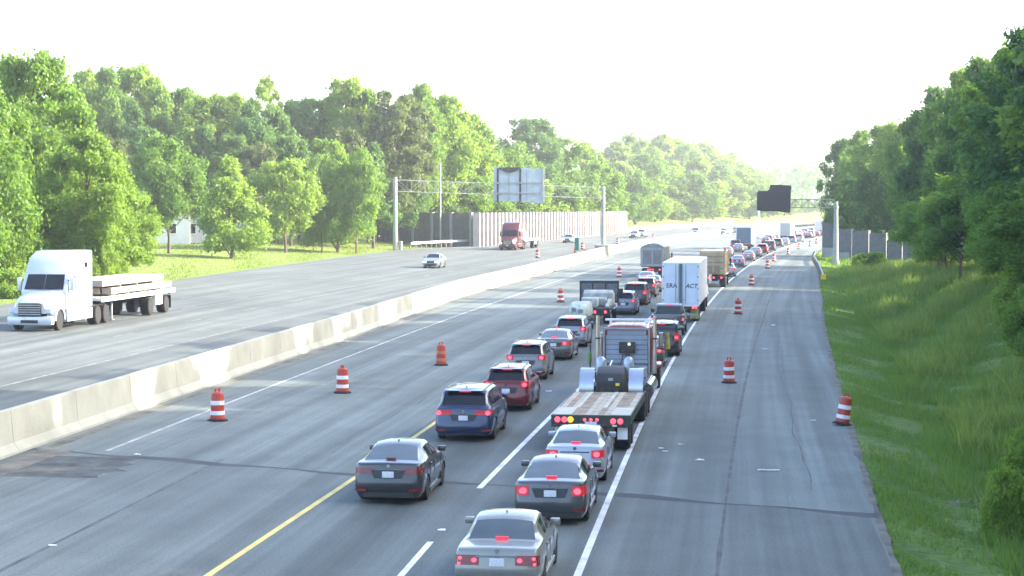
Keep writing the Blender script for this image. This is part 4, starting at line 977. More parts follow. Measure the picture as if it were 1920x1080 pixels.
# white semi with concrete beams
Lw = 20.9
ws = truckroot('semi_truck', 55, 622, 'white high roofed semi truck hauling pale beams at the left edge of the picture', 'truck', True, Lw * .93, dyaw=-.02); ws.scale = (1, .93, 1)
tractor(ws, Lw, (.46, .51, .56)); flatbed(ws, 13.6)
BEAM = mat('cast_beam', (.25, .23, .21), .85, 0, .35, 1.2)
bm_ = MB().box(-.28, .28, 0, 10.4, 0, .34).mesh('concrete_beam', BEAM, bevel=.02)
M_ws = Matrix.Translation(ws.location) @ Matrix.Rotation(ws.rotation_euler.z, 4, 'Z') @ Matrix.Diagonal((1, .93, 1, 1))
for li, (z, y0, nx) in enumerate(((1.50, .5, 4), (1.965, 2.0, 4))):
    for k in range(nx):
        x = -.96 + k * .64; w = M_ws @ Vector((x, y0 + .1 * (k % 2), z))
        o = inst('concrete_beam', bm_, None, w, ws.rotation_euler.z)
        side = ['on the side facing the trees', 'second from the tree side', 'second from the road side', 'on the sunlit road side'][3 - k if False else k]
        tag(o, ('bottom' if li == 0 else 'top') + ' layer pale concrete beam on the white semi, ' + side, 'beam', 'concrete beams on the flatbed')
for y0 in (2.5, 5.5, 8.5, 11.0):
    w = M_ws @ Vector((0, y0, 1.385)); o = MB().box(-1.2, 1.2, -.05, .05, 0, .112).build('timber_bearer', WOOD, None, loc=w, rz=ws.rotation_euler.z); tag(o, {2.5: 'rearmost', 5.5: 'second', 8.5: 'third', 11.0: 'foremost'}[y0] + ' timber bearer under the concrete beams on the white semi', 'timber', 'timber bearers under the beams')
for y0 in (4.0, 7.0, 10.0):
    w = M_ws @ Vector((0, y0, 1.843)); o = MB().box(-1.2, 1.2, -.05, .05, 0, .12).build('timber_bearer', WOOD, None, loc=w, rz=ws.rotation_euler.z); tag(o, {4.0: 'rear', 7.0: 'middle', 10.0: 'front'}[y0] + ' timber spacer between the two layers of concrete beams on the white semi', 'timber', 'timber spacers between the beams')
# red semi
rs = truckroot('semi_truck', 951, 469.5, 'dark red semi truck with a flatbed coming past the ribbed noise wall', 'truck', True, 21)
tractor(rs, 21, (.11, .016, .02), white_fair=False); flatbed(rs, 13.6)
M_rs = Matrix.Translation(rs.location) @ Matrix.Rotation(rs.rotation_euler.z, 4, 'Z')
o = MB().prism([(0, 0), (3.2, 0), (3.2, 1.0), (2.5, 1.3), (.3, 1.1), (0, .8)], -1.1, 1.1).build('tarped_load', mat('white_tarpaulin', (.7, .72, .72), .6, 0, .1, 2, bump=.3, bscale=3), None, bevel=.08, loc=M_rs @ Vector((0, 9.8, 1.385)), rz=rs.rotation_euler.z); tag(o, 'white tarped load on the flatbed behind the dark red cab', 'load')

def rear_lamps(root, xs, y, z, r=.06, m=LIT2):
    for x in xs:
        o = MB().lathe([(r + .02, 0), (r, .03)], 12, 'x'); o.v = [(x + b, y - a, z + c) for a, b, c in o.v]; o.build('tail_lamp', m, root, 40)
# white box trailer and its tractor
bt = truckroot('semi_truck', 1276, 604, 'white box trailer semi truck with dark lettering on its two rear doors', 'truck')
WB = mat('trailer_white', (.70, .73, .78), .45, 0, .06, 1.2); DOOR = mat('trailer_door_white', (.58, .66, .74), .5, 0, .08, .9)
MB().box(-1.27, 1.27, .06, 16.1, 1.12, 4.08).build('trailer_box', WB, bt, bevel=.03)
for s in (-1, 1):
    d = MB().box(min(s * .10, s * 1.17), max(s * .10, s * 1.17), .0, .055, 1.22, 3.98).build('rear_door', DOOR, bt, bevel=.008)
    for x in (.14, .34) if s > 0 else (-.14, -.34):
        MB().tube((x, -.03, 1.25), (x, -.03, 3.95), .02, n=6).build('lock_rod', STEEL, d)
    MB().box(s * .24 - .1, s * .24 + .1, -.06, -.035, 1.5, 1.54).build('lock_handle', STEEL, d)
    for z in (1.5, 2.3, 3.1, 3.8): MB().box(s * 1.185 - .02 - .05, s * 1.185 - .02 + .05, -.02, -.001, z - .05, z + .05).build('hinge', STEEL, d)
MB().box(-.095, .095, .03, .06, 1.2, 4.0).build('door_gasket', mat('door_gasket', (.12, .16, .2), .7), bt)
for (a, b, c, d_) in ((-1.27, 1.27, 3.99, 4.085), (-1.27, 1.27, 1.08, 1.21)): MB().box(a, b, -.005, .055, c, d_).build('door_frame', WB, bt)
for s in (-1, 1): MB().box(min(s * 1.18, s * 1.28), max(s * 1.18, s * 1.28), -.005, .055, 1.21, 3.99).build('door_frame', WB, bt)
def text(body, size, m, parent, loc, rot, name='lettering', shear=0.0, ex=.004):
    c = bpy.data.curves.new('t', 'FONT'); c.body = body; c.size = size; c.extrude = ex; c.shear = shear; c.align_x = 'CENTER'; c.offset = size * .02
    t = bpy.data.objects.new('t', c); COL.objects.link(t); dg = bpy.context.evaluated_depsgraph_get(); me = bpy.data.meshes.new_from_object(t.evaluated_get(dg)); bpy.data.objects.remove(t)
    me.materials.clear(); me.materials.append(m); o = bpy.data.objects.new(name, me); o.location = loc; o.rotation_euler = rot; return link(o, parent)
NAVY = mat('dark_lettering', (.03, .04, .07), .5); DRED = mat('red_lettering', (.28, .04, .06), .5)
doors = [o for o in bt.children if o.name.startswith('rear_door')]
text('E', .42, DRED, doors[0], (-.88, -.007, 2.36), (R_(90), 0, 0)); text('RA', .42, NAVY, doors[0], (-.52, -.007, 2.36), (R_(90), 0, 0), shear=.1)
text('ACT', .40, NAVY, doors[1], (.72, -.007, 2.34), (R_(90), 0, 0), shear=.3)
MB().box(-1.25, 1.25, 0, .1, .93, 1.07).build('rear_bar', BLACK, bt)
rear_lamps(bt, (-1.05, -.85, .85, 1.05), -.005, 1.0, .07)
MB().box(-1.1, 1.1, .02, .12, .45, .58).build('underride_bar', STEEL, bt, bevel=.01)
for s in (-1, 1): MB().box(s * .5 - .06, s * .5 + .06, .03, .11, .55, .95).build('underride_strut', STEEL, bt)
YF = mat('yellow_green_flap', (.38, .38, .12), .7, 0, .3, 3)
flap(bt, .62, 1.2, .75, .2, 1.05, YF); flap(bt, -1.2, -.62, .75, .2, 1.05, YF)
MB().box(-.5, .5, 1.0, 15.5, .85, 1.1).build('chassis', UNDER, bt)
duals(bt, (1.6, 2.9)); duals(bt, (14.2, 15.5)); 
for s in (-1, 1): add_wheel(bt, s * 1.02, 19.8, .5, .3)
MB().prism([(16.9, .9), (20.6, .9), (20.6, 1.7), (19.2, 1.95), (18.6, 2.9), (17.9, 3.5), (16.9, 3.6)], -1.18, 1.18).build('cab', WHITEP, bt, bevel=.08)
for s in (-1, 1):
    MB().box(s * 1.18 - .015, s * 1.18 + .015, 17.6, 18.5, 2.1, 2.75).build('side_window', GLASS, bt)
    MB().box(1.3 if s > 0 else -1.55, 1.55 if s > 0 else -1.3, 18.9, 19.1, 1.9, 2.6).build('wing_mirror', CHROME, bt, bevel=.03)
    MB().box(s * 1.08 - .18, s * 1.08 + .18, 19.2, 20.4, 1.0, 1.22).build('fender', WHITEP, bt, bevel=.06)
# pickup truck
def pickup(px, py, col, label):
    r = truckroot('pickup_truck', px, py, label, 'pickup truck'); 
    def PB(mb, name, m=PAINT, bevel=.03, sm=40): o = mb.build(name, m, r, sm, bevel=bevel); o.color = (*col, 1); return o
    PB(MB().prism([(0.05, .62), (.55, .55), (5.6, .55), (5.7, .75), (5.65, 1.1), (4.5, 1.22), (1.9, 1.22), (1.9, 1.2), (.05, 1.2)], -.98, .98), 'body', bevel=.05)
    MB().box(-.80, .80, .14, 1.86, 1.19, 1.215).build('bed_floor', BLACK, r)
    for s in (-1, 1): PB(MB().box(s * .92 - .06, s * .92 + .06, .1, 1.88, 1.2, 1.32), 'bed_side', bevel=.02)
    PB(MB().box(-.90, .90, .04, .12, .78, 1.33), 'tailgate', bevel=.02)
    cab = [(1.95, 1.2), (4.5, 1.2), (3.75, 1.80), (3.5, 1.86), (2.3, 1.87), (2.05, 1.78)]
    vs = [(x * (.94 if z < 1.3 else .78), y, z) for x in (-1, 1) for y, z in cab]; n = 6; m_ = MB()
    m_.add(vs, [tuple(range(n - 1, -1, -1)), tuple(range(n, 2 * n))] + [(i, (i + 1) % n, n + (i + 1) % n, n + i) for i in range(n)]); PB(m_, 'cab', bevel=.03)
    MB().add([(-.80, 1.955, 1.28), (.80, 1.955, 1.28), (.70, 2.035, 1.74), (-.70, 2.035, 1.74), (-.80, 2.0, 1.28), (.80, 2.0, 1.28), (.70, 2.08, 1.74), (-.70, 2.08, 1.74)], [(0, 1, 2, 3), (0, 4, 5, 1), (1, 5, 6, 2), (2, 6, 7, 3), (3, 7, 4, 0)]).build('rear_window', GLASS, r)
    for s in (-1, 1):
        m_ = MB(); vs = [(s * .945, 2.15, 1.27), (s * .945, 3.95, 1.27), (s * .815, 3.55, 1.74), (s * .815, 2.25, 1.74)]; vs2 = [(a + s * -.03, b, c) for a, b, c in vs]
        m_.add(vs + vs2, [(0, 1, 2, 3), (0, 4, 5, 1), (1, 5, 6, 2), (2, 6, 7, 3), (3, 7, 4, 0)]); m_.build('side_window', GLASS, r)
        t = MB().box(s * .94 - .06, s * .94 + .06, .0, .08, .88, 1.24).build('tail_light', LENS, r, bevel=.01)
        MB().box(s * .94 - .045, s * .94 + .045, -.012, .0, .98, 1.14).build('lamp', LIT2, t)
        MB().box(1.0 if s > 0 else -1.24, 1.24 if s > 0 else -1.0, 4.0, 4.12, 1.25, 1.5).build('wing_mirror', BLACK, r, bevel=.03)
        for y in (1.2, 4.75): add_wheel(r, s * .86, y, .39, .26)
    MB().box(-.95, .95, -.12, .06, .5, .68).build('bumper', CHROME, r, bevel=.03)
    MB().box(-.16, .16, 1.98, 2.03, 1.86, 1.90).build('brake_light', LIT, r); MB().box(-.155, .155, -.135, -.121, .53, .66).build('licence_plate', PLATE, r)
    return r
pickup(1251, 631, (.07, .075, .08), 'dark grey pickup truck close behind the white box trailer')
# dump trucks
def dump(px, py, col, label, tarp=False, Lb=6.2, colname='dump_tan'):
    r = truckroot('dump_truck', px, py, label, 'dump truck'); r.scale = (1, 1, 1.0 if tarp else 1.06); m = mat(colname, col, .6, 0, .18, 1.5); m2 = mat(colname + '_dark', tuple(c * .6 for c in col), .7, 0, .2, 2)
    top = 3.35
    MB().prism([(.25, 1.15), (Lb, 1.15), (Lb, top), (0, top)], -1.24, 1.24).build('dump_box', m, r, bevel=.03)
    tg = MB().box(-1.16, 1.16, -.10, .0, 1.25, top - .1).build('tailgate', m, r, bevel=.02)
    for z in (1.75, 2.3, 2.85): MB().box(-1.12, 1.12, -.16, -.1, z - .05, z + .05).build('rib', m2, tg)
    for x in (-1.1, 0, 1.1): MB().box(x - .06, x + .06, -.19, -.16, 1.3, top - .15).build('stake', m, tg)
    for s in (-1, 1):
        for k in range(6): MB().box(s * 1.245 if s > 0 else -1.31, 1.31 if s > 0 else -1.245, .5 + k * (Lb - 1) / 5 - .06, .5 + k * (Lb - 1) / 5 + .06, 1.3, top - .05).build('side_stake', m2, r)
        flap(r, .6 if s > 0 else -1.15, 1.15 if s > 0 else -.6, .35, .25, 1.0, BLACK)
    if tarp:
        m_ = MB(); n = 9; vs = []
        for y in (-.12, Lb * .5, Lb + .1):
            for k in range(n): t = k / (n - 1); x = -1.27 + 2.54 * t; vs.append((x, y, top - .02 + .42 * math.sin(math.pi * t) ** .7 + (.0 if y > 0 else -.02)))
        m_.add(vs, [(j * n + i, j * n + i + 1, (j + 1) * n + i + 1, (j + 1) * n + i) for j in range(2) for i in range(n - 1)] + [tuple(range(n))]); m_.build('tarpaulin', mat('grey_green_tarp', (.2, .23, .22), .8, 0, .3, 1, bump=.4, bscale=3), r, 60)
        for s in (-1, 1): MB().box(s * .5 - .5, s * .5 + .5, -.13, -.101, 1.5, 3.0).build('tailgate_panel', m2, tg)
    else:
        MB().box(-.9, .7, -.115, -.101, 1.3, 2.0).build('tailgate_panel', m2, tg)
        MB().box(1.0, 1.25, .1, .4, top, top + .35).build('bracket', m, r)
    MB().box(-1.0, 1.0, -.05, .1, .75, 1.05).build('rear_bar', BLACK, r); rear_lamps(r, (-.45, -.2, .05, .8), -.06, .9, .075)
    MB().box(-.45, .45, .1, Lb + 3, .6, 1.1).build('chassis', UNDER, r); duals(r, (1.2, 2.5)); duals(r, (), )
    MB().prism([(Lb + .2, 1.0), (Lb + 3.4, 1.0), (Lb + 3.4, 1.7), (Lb + 2.0, 1.9), (Lb + 1.6, 2.75), (Lb + .2, 2.8)], -1.15, 1.15).build('cab', WHITEP, r, bevel=.08)
    for s in (-1, 1): add_wheel(r, s * 1.0, Lb + 2.4, .5, .3); MB().box(s * 1.16 - .015, s * 1.16 + .015, Lb + .7, Lb + 1.5, 1.9, 2.5).build('side_window', GLASS, r); MB().box(1.25 if s > 0 else -1.45, 1.45 if s > 0 else -1.25, Lb + 2, Lb + 2.1, 1.8, 2.5).build('wing_mirror', BLACK, r)
    return r
dump(1337, 539, (.40, .31, .20), 'tan dump truck with ribbed tailgate ahead of the white box trailer')
dump(1223, 521, (.30, .31, .31), 'grey dump trailer with rounded tarp in the left lane', True, 8.5, 'dump_grey')
# far box trucks
def boxtruck(loc, px, py, col, label, W=2.5, H=3.9, L=8):
    r = truckroot('box_truck', px, py, label, 'truck', loc=loc); m = mat('box_' + label[:6].strip().replace(' ', '_'), col, .55, 0, .1, 1)
    MB().box(-W / 2, W / 2, .05, L, 1.0, H).build('cargo_box', WHITEP, r, bevel=.04); MB().box(-W / 2 + .2, W / 2 - .2, 0, .06, 1.1, H - .3).build('rear_door', m, r, bevel=.01)
    MB().box(-W / 2, W / 2, -.1, .1, .6, .95).build('rear_bar', BLACK, r); duals(r, (1.5, L + 1.5)); rear_lamps(r, (-1, 1), -.11, .8)
    MB().prism([(L + .2, .8), (L + 2.4, .8), (L + 2.3, 1.8), (L + 1.7, 2.7), (L + .2, 2.8)], -1.1, 1.1).build('cab', WHITEP, r, bevel=.06); return r
boxtruck(P(-6.1, 352, .1), 0, 0, (.12, .17, .23), 'box truck with a dark blue grey rear door ahead of the boxy SUV', 2.9, 4.2)
boxtruck(P(-5.2, 454, .1), 0, 0, (.30, .33, .33), 'greyish box truck in the far queue before the white wall', 2.6, 4.1, 12)
boxtruck(P(-1.7, 520, .03), 0, 0, (.55, .55, .55), 'pale far box truck at the head of the visible queue', 2.6, 4.1, 12)

# ---------------------------------------------------------------- flat deck truck in the foreground
lb = truckroot('flat_deck_truck', 1108, 848, 'red cabbed tractor pulling an empty timber flat deck with chrome fenders', 'truck', dyaw=-.010)
LB_SHIFT = 0
SLAT = [mat('deck_plank_a', (.40, .35, .27), .85, 0, .3, 2.5, bump=.2, bscale=25), mat('deck_plank_b', (.27, .21, .15), .9, 0, .4, 1.8, bump=.2, bscale=25), mat('deck_plate_pale', (.45, .44, .36), .7, .0, .12, 1.5)]
x = -1.25; k = 0
while x < 1.24:
    w = min(.208, 1.25 - x); pale = abs(x + w / 2) > .62
    MB().box(x + .004, x + w - .004, .06 if not pale else 2.3, 7.9, 1.14, 1.20 + .004 * (k % 3)).build('plank', SLAT[(0, 1, 0, 1, 1, 0)[k % 6]], lb); x += w; k += 1
for s in (-1, 1): MB().box(.63 if s > 0 else -1.26, 1.26 if s > 0 else -.63, .04, 2.29, 1.14, 1.225).build('deck_plate', SLAT[2], lb, bevel=.008)
for xx in (-.62, 0.28): MB().box(xx - .06, xx + .06, 2.3, 7.9, 1.205, 1.216).build('deck_runner', SLAT[2], lb)
for s in (-1, 1): MB().box(s * 1.27 - .02, s * 1.27 + .02, .04, 8.4, .92, 1.21).build('side_rail', mat('dark_green_steel', (.03, .045, .035), .5, .2, .2, 3), lb, bevel=.008)
DG = MATS['dark_green_steel']
MB().box(-1.29, 1.29, -.06, .04, .82, 1.21).build('rear_beam', DG, lb, bevel=.015)
rear_lamps(lb, (-1.08, -.86), -.07, 1.06, .075); rear_lamps(lb, (-.66,), -.07, 1.06, .085, AMBER); rear_lamps(lb, (-.2, 0, .2), -.07, 1.06, .035, LIT2); rear_lamps(lb, (.72, .95), -.07, 1.02, .075)
for k in range(9): MB().box(-1.16 + k * .265, -1.02 + k * .265, -.075, -.061, .85, .9).build('reflector', REFL if k % 2 else LENS, lb)
MB().box(-.19, .19, -.08, -.061, .88, 1.0).build('licence_plate', PLATE, lb)
for s in (-1, 1): flap(lb, .85 if s > 0 else -1.18, 1.18 if s > 0 else -.85, .1, .42, .81, mat('white_mud_flap', (.62, .62, .6), .7, 0, .25, 3))
MB().box(-.72, .75, .16, .3, .3, .8).build('rust_panel', mat('rusty_steel', (.13, .10, .06), .9, 0, .5, 3), lb)
duals(lb, (1.1, 2.4), .95, .42, .5)
MB().box(-.5, .5, .3, 8.6, .62, 1.12).build('deck_frame', UNDER, lb)
# gooseneck block with hydraulic domes and chrome fenders
MB().prism([(8.1, .9), (10.6, .9), (10.6, 1.8), (9.8, 2.0), (8.9, 2.04), (8.3, 1.85), (8.1, 1.6)], -.5, .5).build('gooseneck', BLACK, lb, 40, bevel=.06)
MB().box(.22, .36, 8.07, 8.098, 1.42, 1.52).build('warning_label', MATS['yellow_marker'], lb); MB().box(-.05, .12, 8.07, 8.098, 1.60, 1.70).build('data_plate', STEEL, lb)
for s in (-1, 1):
    MB().lathe([(.19, 0), (.2, .5), (.17, .68), (.08, .76)], 16, c=(s * .52, 10.9, 1.5)).build('air_tank', mat('blue_grey_tank', (.33, .40, .46), .4, .5, .12, 3), lb, 40)
    n = 10; m_ = MB(); vs = []
    for k in range(n):
        t = k / (n - 1); a = -.15 + t * (math.pi * .70); c, s_ = math.cos(a), math.sin(a)
        for r in (.66, .70):
            for xx in (.64, 1.17): vs.append((s * xx, 9.5 - r * c * 1.0, 1.2 + r * s_ * 1.08))
    fs = []
    for k in range(n - 1): o_ = 4 * k; p_ = o_ + 4; fs += [(o_ + 2, p_ + 2, p_ + 3, o_ + 3), (o_, o_ + 1, p_ + 1, p_), (o_ + 1, o_ + 3, p_ + 3, p_ + 1), (o_, p_, p_ + 2, o_ + 2)]
    fs += [(0, 2, 3, 1), (4 * n - 4, 4 * n - 3, 4 * n - 1, 4 * n - 2)]
    m_.add(vs, fs); m_.build('chrome_fender', mat('bright_fender', (.42, .46, .52), .25, .85, .06, 2), lb, 50, clean=True)
    MB().box(.74 if s > 0 else -1.2, 1.2 if s > 0 else -.74, 8.62, 8.72, 1.0, 1.12).build('fender_step', STEEL, lb, bevel=.01)
duals(lb, (9.5, 10.8), .97, .5, .52)
MB().box(-.42, .42, 8.3, 26.5, .6, .98).build('chassis', UNDER, lb)
MB().box(-1.05, 1.05, 11.6, 17.6, 1.0, 1.1).build('frame_deck', BLACK, lb, bevel=.01)
for s in (-1, 1):
    MB().tube((s * 1.02, 13.0, .78), (s * 1.02, 16.5, .78), .33, n=18).build('fuel_tank', CHROME, lb, 50)
    add_wheel(lb, s * .97, 12.2, .5, .52)
MB().tube((-.55, 12.4, 1.45), (.55, 12.4, 1.45), .36, n=16).build('hose_reel', BLACK, lb, 40)
for k, (xa, ya, za, xb, yb_, zb_) in enumerate(((-.45, 11.2, 1.3, -.3, 13.5, 1.9), (.2, 11.3, 1.4, .3, 13.0, 1.6), (.45, 11.5, 1.2, .5, 14, 1.5), (-.1, 11.2, 1.5, -.2, 15, 1.3))):
    MB().tube((xa, ya, za), (xb, yb_, zb_), .035, n=6).build('hydraulic_pipe', (CHROME, BLACK)[k % 2], lb, 40)
for k, (xa, ya, w_, h_) in enumerate(((.75, 13.2, .35, .5), (-.85, 13.6, .3, .35), (.8, 15.2, .3, .4), (-.8, 15.6, .25, .5))): MB().box(xa - w_ / 2, xa + w_ / 2, ya, ya + .6, 1.1, 1.1 + h_).build('battery_box', (STEEL, BLACK)[k % 2], lb, bevel=.03)
for k in range(3): MB().box(-.35 + k * .25, -.2 + k * .25, 8.06, 8.098, 1.15, 1.35).build('bracket_plate', DG, lb)
# sleeper with headache rack
YB = 17.6; HZ = 3.05
def PBr(mb, name, bevel=.05, m=None): return mb.build(name, m or mat('deep_red_paint', (.22, .022, .022), .3, .2, .08, 2, coat=.7), lb, 40, bevel=bevel)
slp = [(-1.02, 1.1), (1.02, 1.1), (1.04, 2.4), (.98, 2.75), (.80, 2.98), (.5, HZ), (-.5, HZ), (-.80, 2.98), (-.98, 2.75), (-1.04, 2.4)]
n = len(slp); m_ = MB(); m_.add([(x, YB, z) for x, z in slp] + [(x * 1.03, YB + 2.2, z + .02) for x, z in slp], [tuple(range(n)), tuple(range(2 * n - 1, n - 1, -1))] + [(i, n + i, n + (i + 1) % n, (i + 1) % n) for i in range(n)])
PBr(m_, 'sleeper', .02)
GP = mat('grey_cab_panel', (.30, .35, .42), .5, .4, .12, 1.5)
for k in range(8):
    z0 = 1.25 + k * .2; w = .86 if k < 7 else .80
    MB().box(-w, w, YB - .035, YB - .003, z0 + .008, z0 + .192).build('back_panel', GP, lb, bevel=.008)
rack = MB(); 
for s in (-1, 1): rack.box(s * .93 - .04, s * .93 + .04, YB - .2, YB - .13, 1.1, 2.95)
rack.box(-.97, .97, YB - .2, YB - .13, 2.88, 2.96); rack.box(-.97, .97, YB - .2, YB - .13, 1.5, 1.56); rack.build('headache_rack', STEEL, lb, bevel=.01)
bx = MB().box(-.30, .36, YB - .32, YB - .14, 1.92, 2.38).build('tool_box', mat('dark_rack_box', (.03, .05, .045), .6, 0, .3, 5), lb, bevel=.02)
for k in range(5): MB().box(-.26 + k * .125, -.18 + k * .125, YB - .335, YB - .321, 1.94, 2.1).build('marker_band', LENS if k % 2 else BLACK, bx)
MB().lathe([(.06, 0), (.06, .05)], 12, 'x', c=(0, 0, 0)).build('work_lamp', mat('warm_lamp', (.8, .7, .4), .3, emit=((1, .85, .5), .2)), lb, loc=(.12, YB - .36, 2.3), rz=math.pi / 2)
for a, b in ((-.15, -.35), (.0, .1), (.12, .28)):
    m_ = MB(); pts = [Vector((a, YB - .16, 1.85)), Vector((a, YB - .45, 1.7)), Vector(((a + b) / 2, YB - .8, 1.35)), Vector((b, YB - 1.0, 1.25))]
    for p, q in zip(pts[:-1], pts[1:]): m_.tube(p, q, .018, n=6)
    m_.build('air_hose', RUBBER, lb, 50)
for s in (-1, 1):
    MB().tube((s * 1.17, YB - .25, 1.1), (s * 1.17, YB - .25, 3.45), .075, n=12).build('exhaust_stack', mat('dull_chrome', (.5, .46, .40), .35, .8, .2, 2), lb, 50)
    MB().box(s * 1.17 - .1, s * 1.17 + .1, YB - .36, YB - .15, 2.5, 2.56).build('stack_clamp', BLACK, lb)
PBr(MB().prism([(YB + 2.2, 1.0), (YB + 3.9, 1.0), (YB + 3.9, 1.95), (YB + 3.45, 2.75), (YB + 3.2, 2.85), (YB + 2.2, 2.9)], -1.0, 1.0), 'cab')
PBr(MB().prism([(YB + 3.9, .95), (YB + 6.2, .95), (YB + 6.25, 1.65), (YB + 3.9, 1.9)], -.72, .72), 'hood', .08)
for s in (-1, 1):
    PBr(MB().box(.74 if s > 0 else -1.2, 1.2 if s > 0 else -.74, YB + 4.3, YB + 6.0, .85, 1.12), 'fender', .1)
    add_wheel(lb, s * .98, YB + 5.2, .5, .3)
    MB().box(1.15 if s > 0 else -1.35, 1.35 if s > 0 else -1.15, YB + 3.2, YB + 3.3, 1.9, 2.55).build('wing_mirror', CHROME, lb, bevel=.02)
    MB().box(s * 1.0 - .012, s * 1.0 + .012, YB + 2.5, YB + 3.3, 1.95, 2.55).build('side_window', GLASS, lb)
m_ = MB(); m_.prism([(YB + 3.3, 2.83), (YB + 3.75, 2.74), (YB + 3.8, 2.77), (YB + 3.35, 2.88)], -.98, .98); m_.build('sun_visor', WHITEP, lb, bevel=.01)
m_ = MB(); m_.box(-.98, .98, YB + 1.2, YB + 1.35, HZ + .12, HZ + .2); m_.box(-.8, -.7, YB + 1.2, YB + 1.3, HZ - .02, HZ + .14); m_.box(.7, .8, YB + 1.2, YB + 1.3, HZ - .02, HZ + .14); m_.build('roof_bar', WHITEP, lb, bevel=.01)
for xx in (-.62, -.3, 0, .3, .62): MB().lathe([(.05, 0), (.045, .06), (.02, .09)], 10, c=(xx, YB + .12, HZ - .01)).build('roof_marker_lamp', mat('pale_marker', (.75, .7, .65), .4), lb, 40)

# ---------------------------------------------------------------- work truck and towed compressor in the left lane
wt = truckroot('work_truck', 1111, 609, 'flatbed work truck loaded with pale covered equipment, tall black headboard behind its cab', 'work truck', dyaw=.004)
MB().box(-1.15, 1.15, .0, 5.2, .95, 1.1).build('bed', BLACK, wt, bevel=.02)
MB().box(-.5, .5, .1, 8.5, .5, .95).build('chassis', UNDER, wt); duals(wt, (1.4,), .85, .42, .45)
for s in (-1, 1): add_wheel(wt, s * .9, 7.2, .42, .26)
hb = MB(); 
hb.box(-1.35, 1.35, 5.3, 5.42, 2.5, 2.7); hb.box(-1.35, 1.35, 5.3, 5.42, 1.2, 1.32)
for xx in (-1.29, -.45, .45, 1.29): hb.box(xx - .06, xx + .06, 5.31, 5.41, 1.3, 2.51)
hb.build('headboard_frame', BLACK, wt, bevel=.012)
for a, b in ((-1.22, -.52), (-.38, .38), (.52, 1.22)): MB().box(a, b, 5.36, 5.39, 1.33, 2.49).build('mesh_panel', mat('dark_mesh', (.13, .14, .16), .7, .2, .3, 9), wt)
MB().box(-1.36, 1.36, 5.29, 5.43, 2.705, 2.78).build('top_cap', mat('pale_green_grey', (.42, .5, .47), .6, 0, .1, 3), wt)
MB().prism([(5.6, .7), (8.6, .7), (8.6, 1.5), (7.5, 1.7), (7.0, 2.3), (5.6, 2.35)], -1.0, 1.0).build('cab', WHITEP, wt, bevel=.07)
for s in (-1, 1): MB().box(1.2 if s > 0 else -1.5, 1.5 if s > 0 else -1.2, 7.2, 7.3, 1.6, 2.1).build('wing_mirror', BLACK, wt, bevel=.02)
rear_lamps(wt, (-1.0, -.8, .15, .85), -.03, .85, .08); MB().box(-1.1, 1.1, -.02, .08, .6, .95).build('rear_bar', BLACK, wt)
Mw = Matrix.Translation(wt.location) @ Matrix.Rotation(wt.rotation_euler.z, 4, 'Z')
TL = mat('pale_canvas', (.30, .33, .31), .7, 0, .35, 2, bump=.4, bscale=4)
def load(mb, name, x, y, z, label, cat, bevel=.08, m=TL, sm=40): o = mb.build(name, m, None, sm, bevel=bevel, loc=Mw @ Vector((x, y, z)), rz=wt.rotation_euler.z); return tag(o, label, cat)
load(MB().prism([(0, 0), (1.9, 0), (1.95, .8), (.75, 1.05), (0, .85)], -1.0, 1.0), 'covered_load', .1, 3.0, 1.11, 'pale canvas covered load nearest the black headboard of the work truck', 'load')
load(MB().prism([(0, 0), (.7, 0), (.7, .5), (.35, .62), (0, .5)], -.85, .85), 'pipe_bundle', -.1, 2.3, 1.11, 'narrow pale bundle lying across the middle of the work truck bed', 'load')
load(MB().prism([(0, 0), (1.5, 0), (1.6, .5), (.9, .66), (.1, .6)], -.6, .45), 'machine_cover', -.2, .45, 1.11, 'rounded pale grey machine at the tail of the work truck bed', 'machine')
load(MB().prism([(0, 0), (3.2, .0), (3.2, .55), (0, .12)], -.12, .12), 'ramp', .92, .15, 1.11, 'pale sloping ramp along the right side of the work truck bed', 'ramp', .03)
tp = truckroot('trailer_compressor', 1082, 619, 'white towed tank compressor with amber and yellow lights left of the work truck', 'compressor trailer', dyaw=-.05)
TW = mat('dirty_white_tank', (.36, .42, .38), .5, .1, .35, 2.5)
m_ = MB(); m_.prism([(.1, .75), (3.3, .75), (3.3, 1.3), (2.7, 1.7), (.9, 1.75), (.25, 1.4)], -.56, .56); m_.build('housing', TW, tp, 40, bevel=.16)
MB().box(-.7, .7, 0, 3.4, .55, .74).build('frame', BLACK, tp, bevel=.02)
for s in (-1, 1): add_wheel(tp, s * .72, 1.6, .36, .2)
MB().box(-.75, .75, -.08, 0, .62, .72).build('light_bar', BLACK, tp); rear_lamps(tp, (-.6, .6), -.09, .67, .05, AMBER); rear_lamps(tp, (-.2,), -.09, .67, .05)
MB().box(-.04, .04, 3.4, 4.8, .5, .58).build('tow_bar', STEEL, tp)
for xx, zz in ((-.25, 1.3), (.18, 1.2)): MB().box(xx - .14, xx + .14, .14, .22, zz - .14, zz + .1).build('control_panel', mat('dull_grey_panel', (.16, .2, .2), .5), tp, bevel=.02)
vest = MATS.get('hi_vis') or mat('hi_vis', (.07, .16, .02), .6, 0, .1, 6, emit=None)
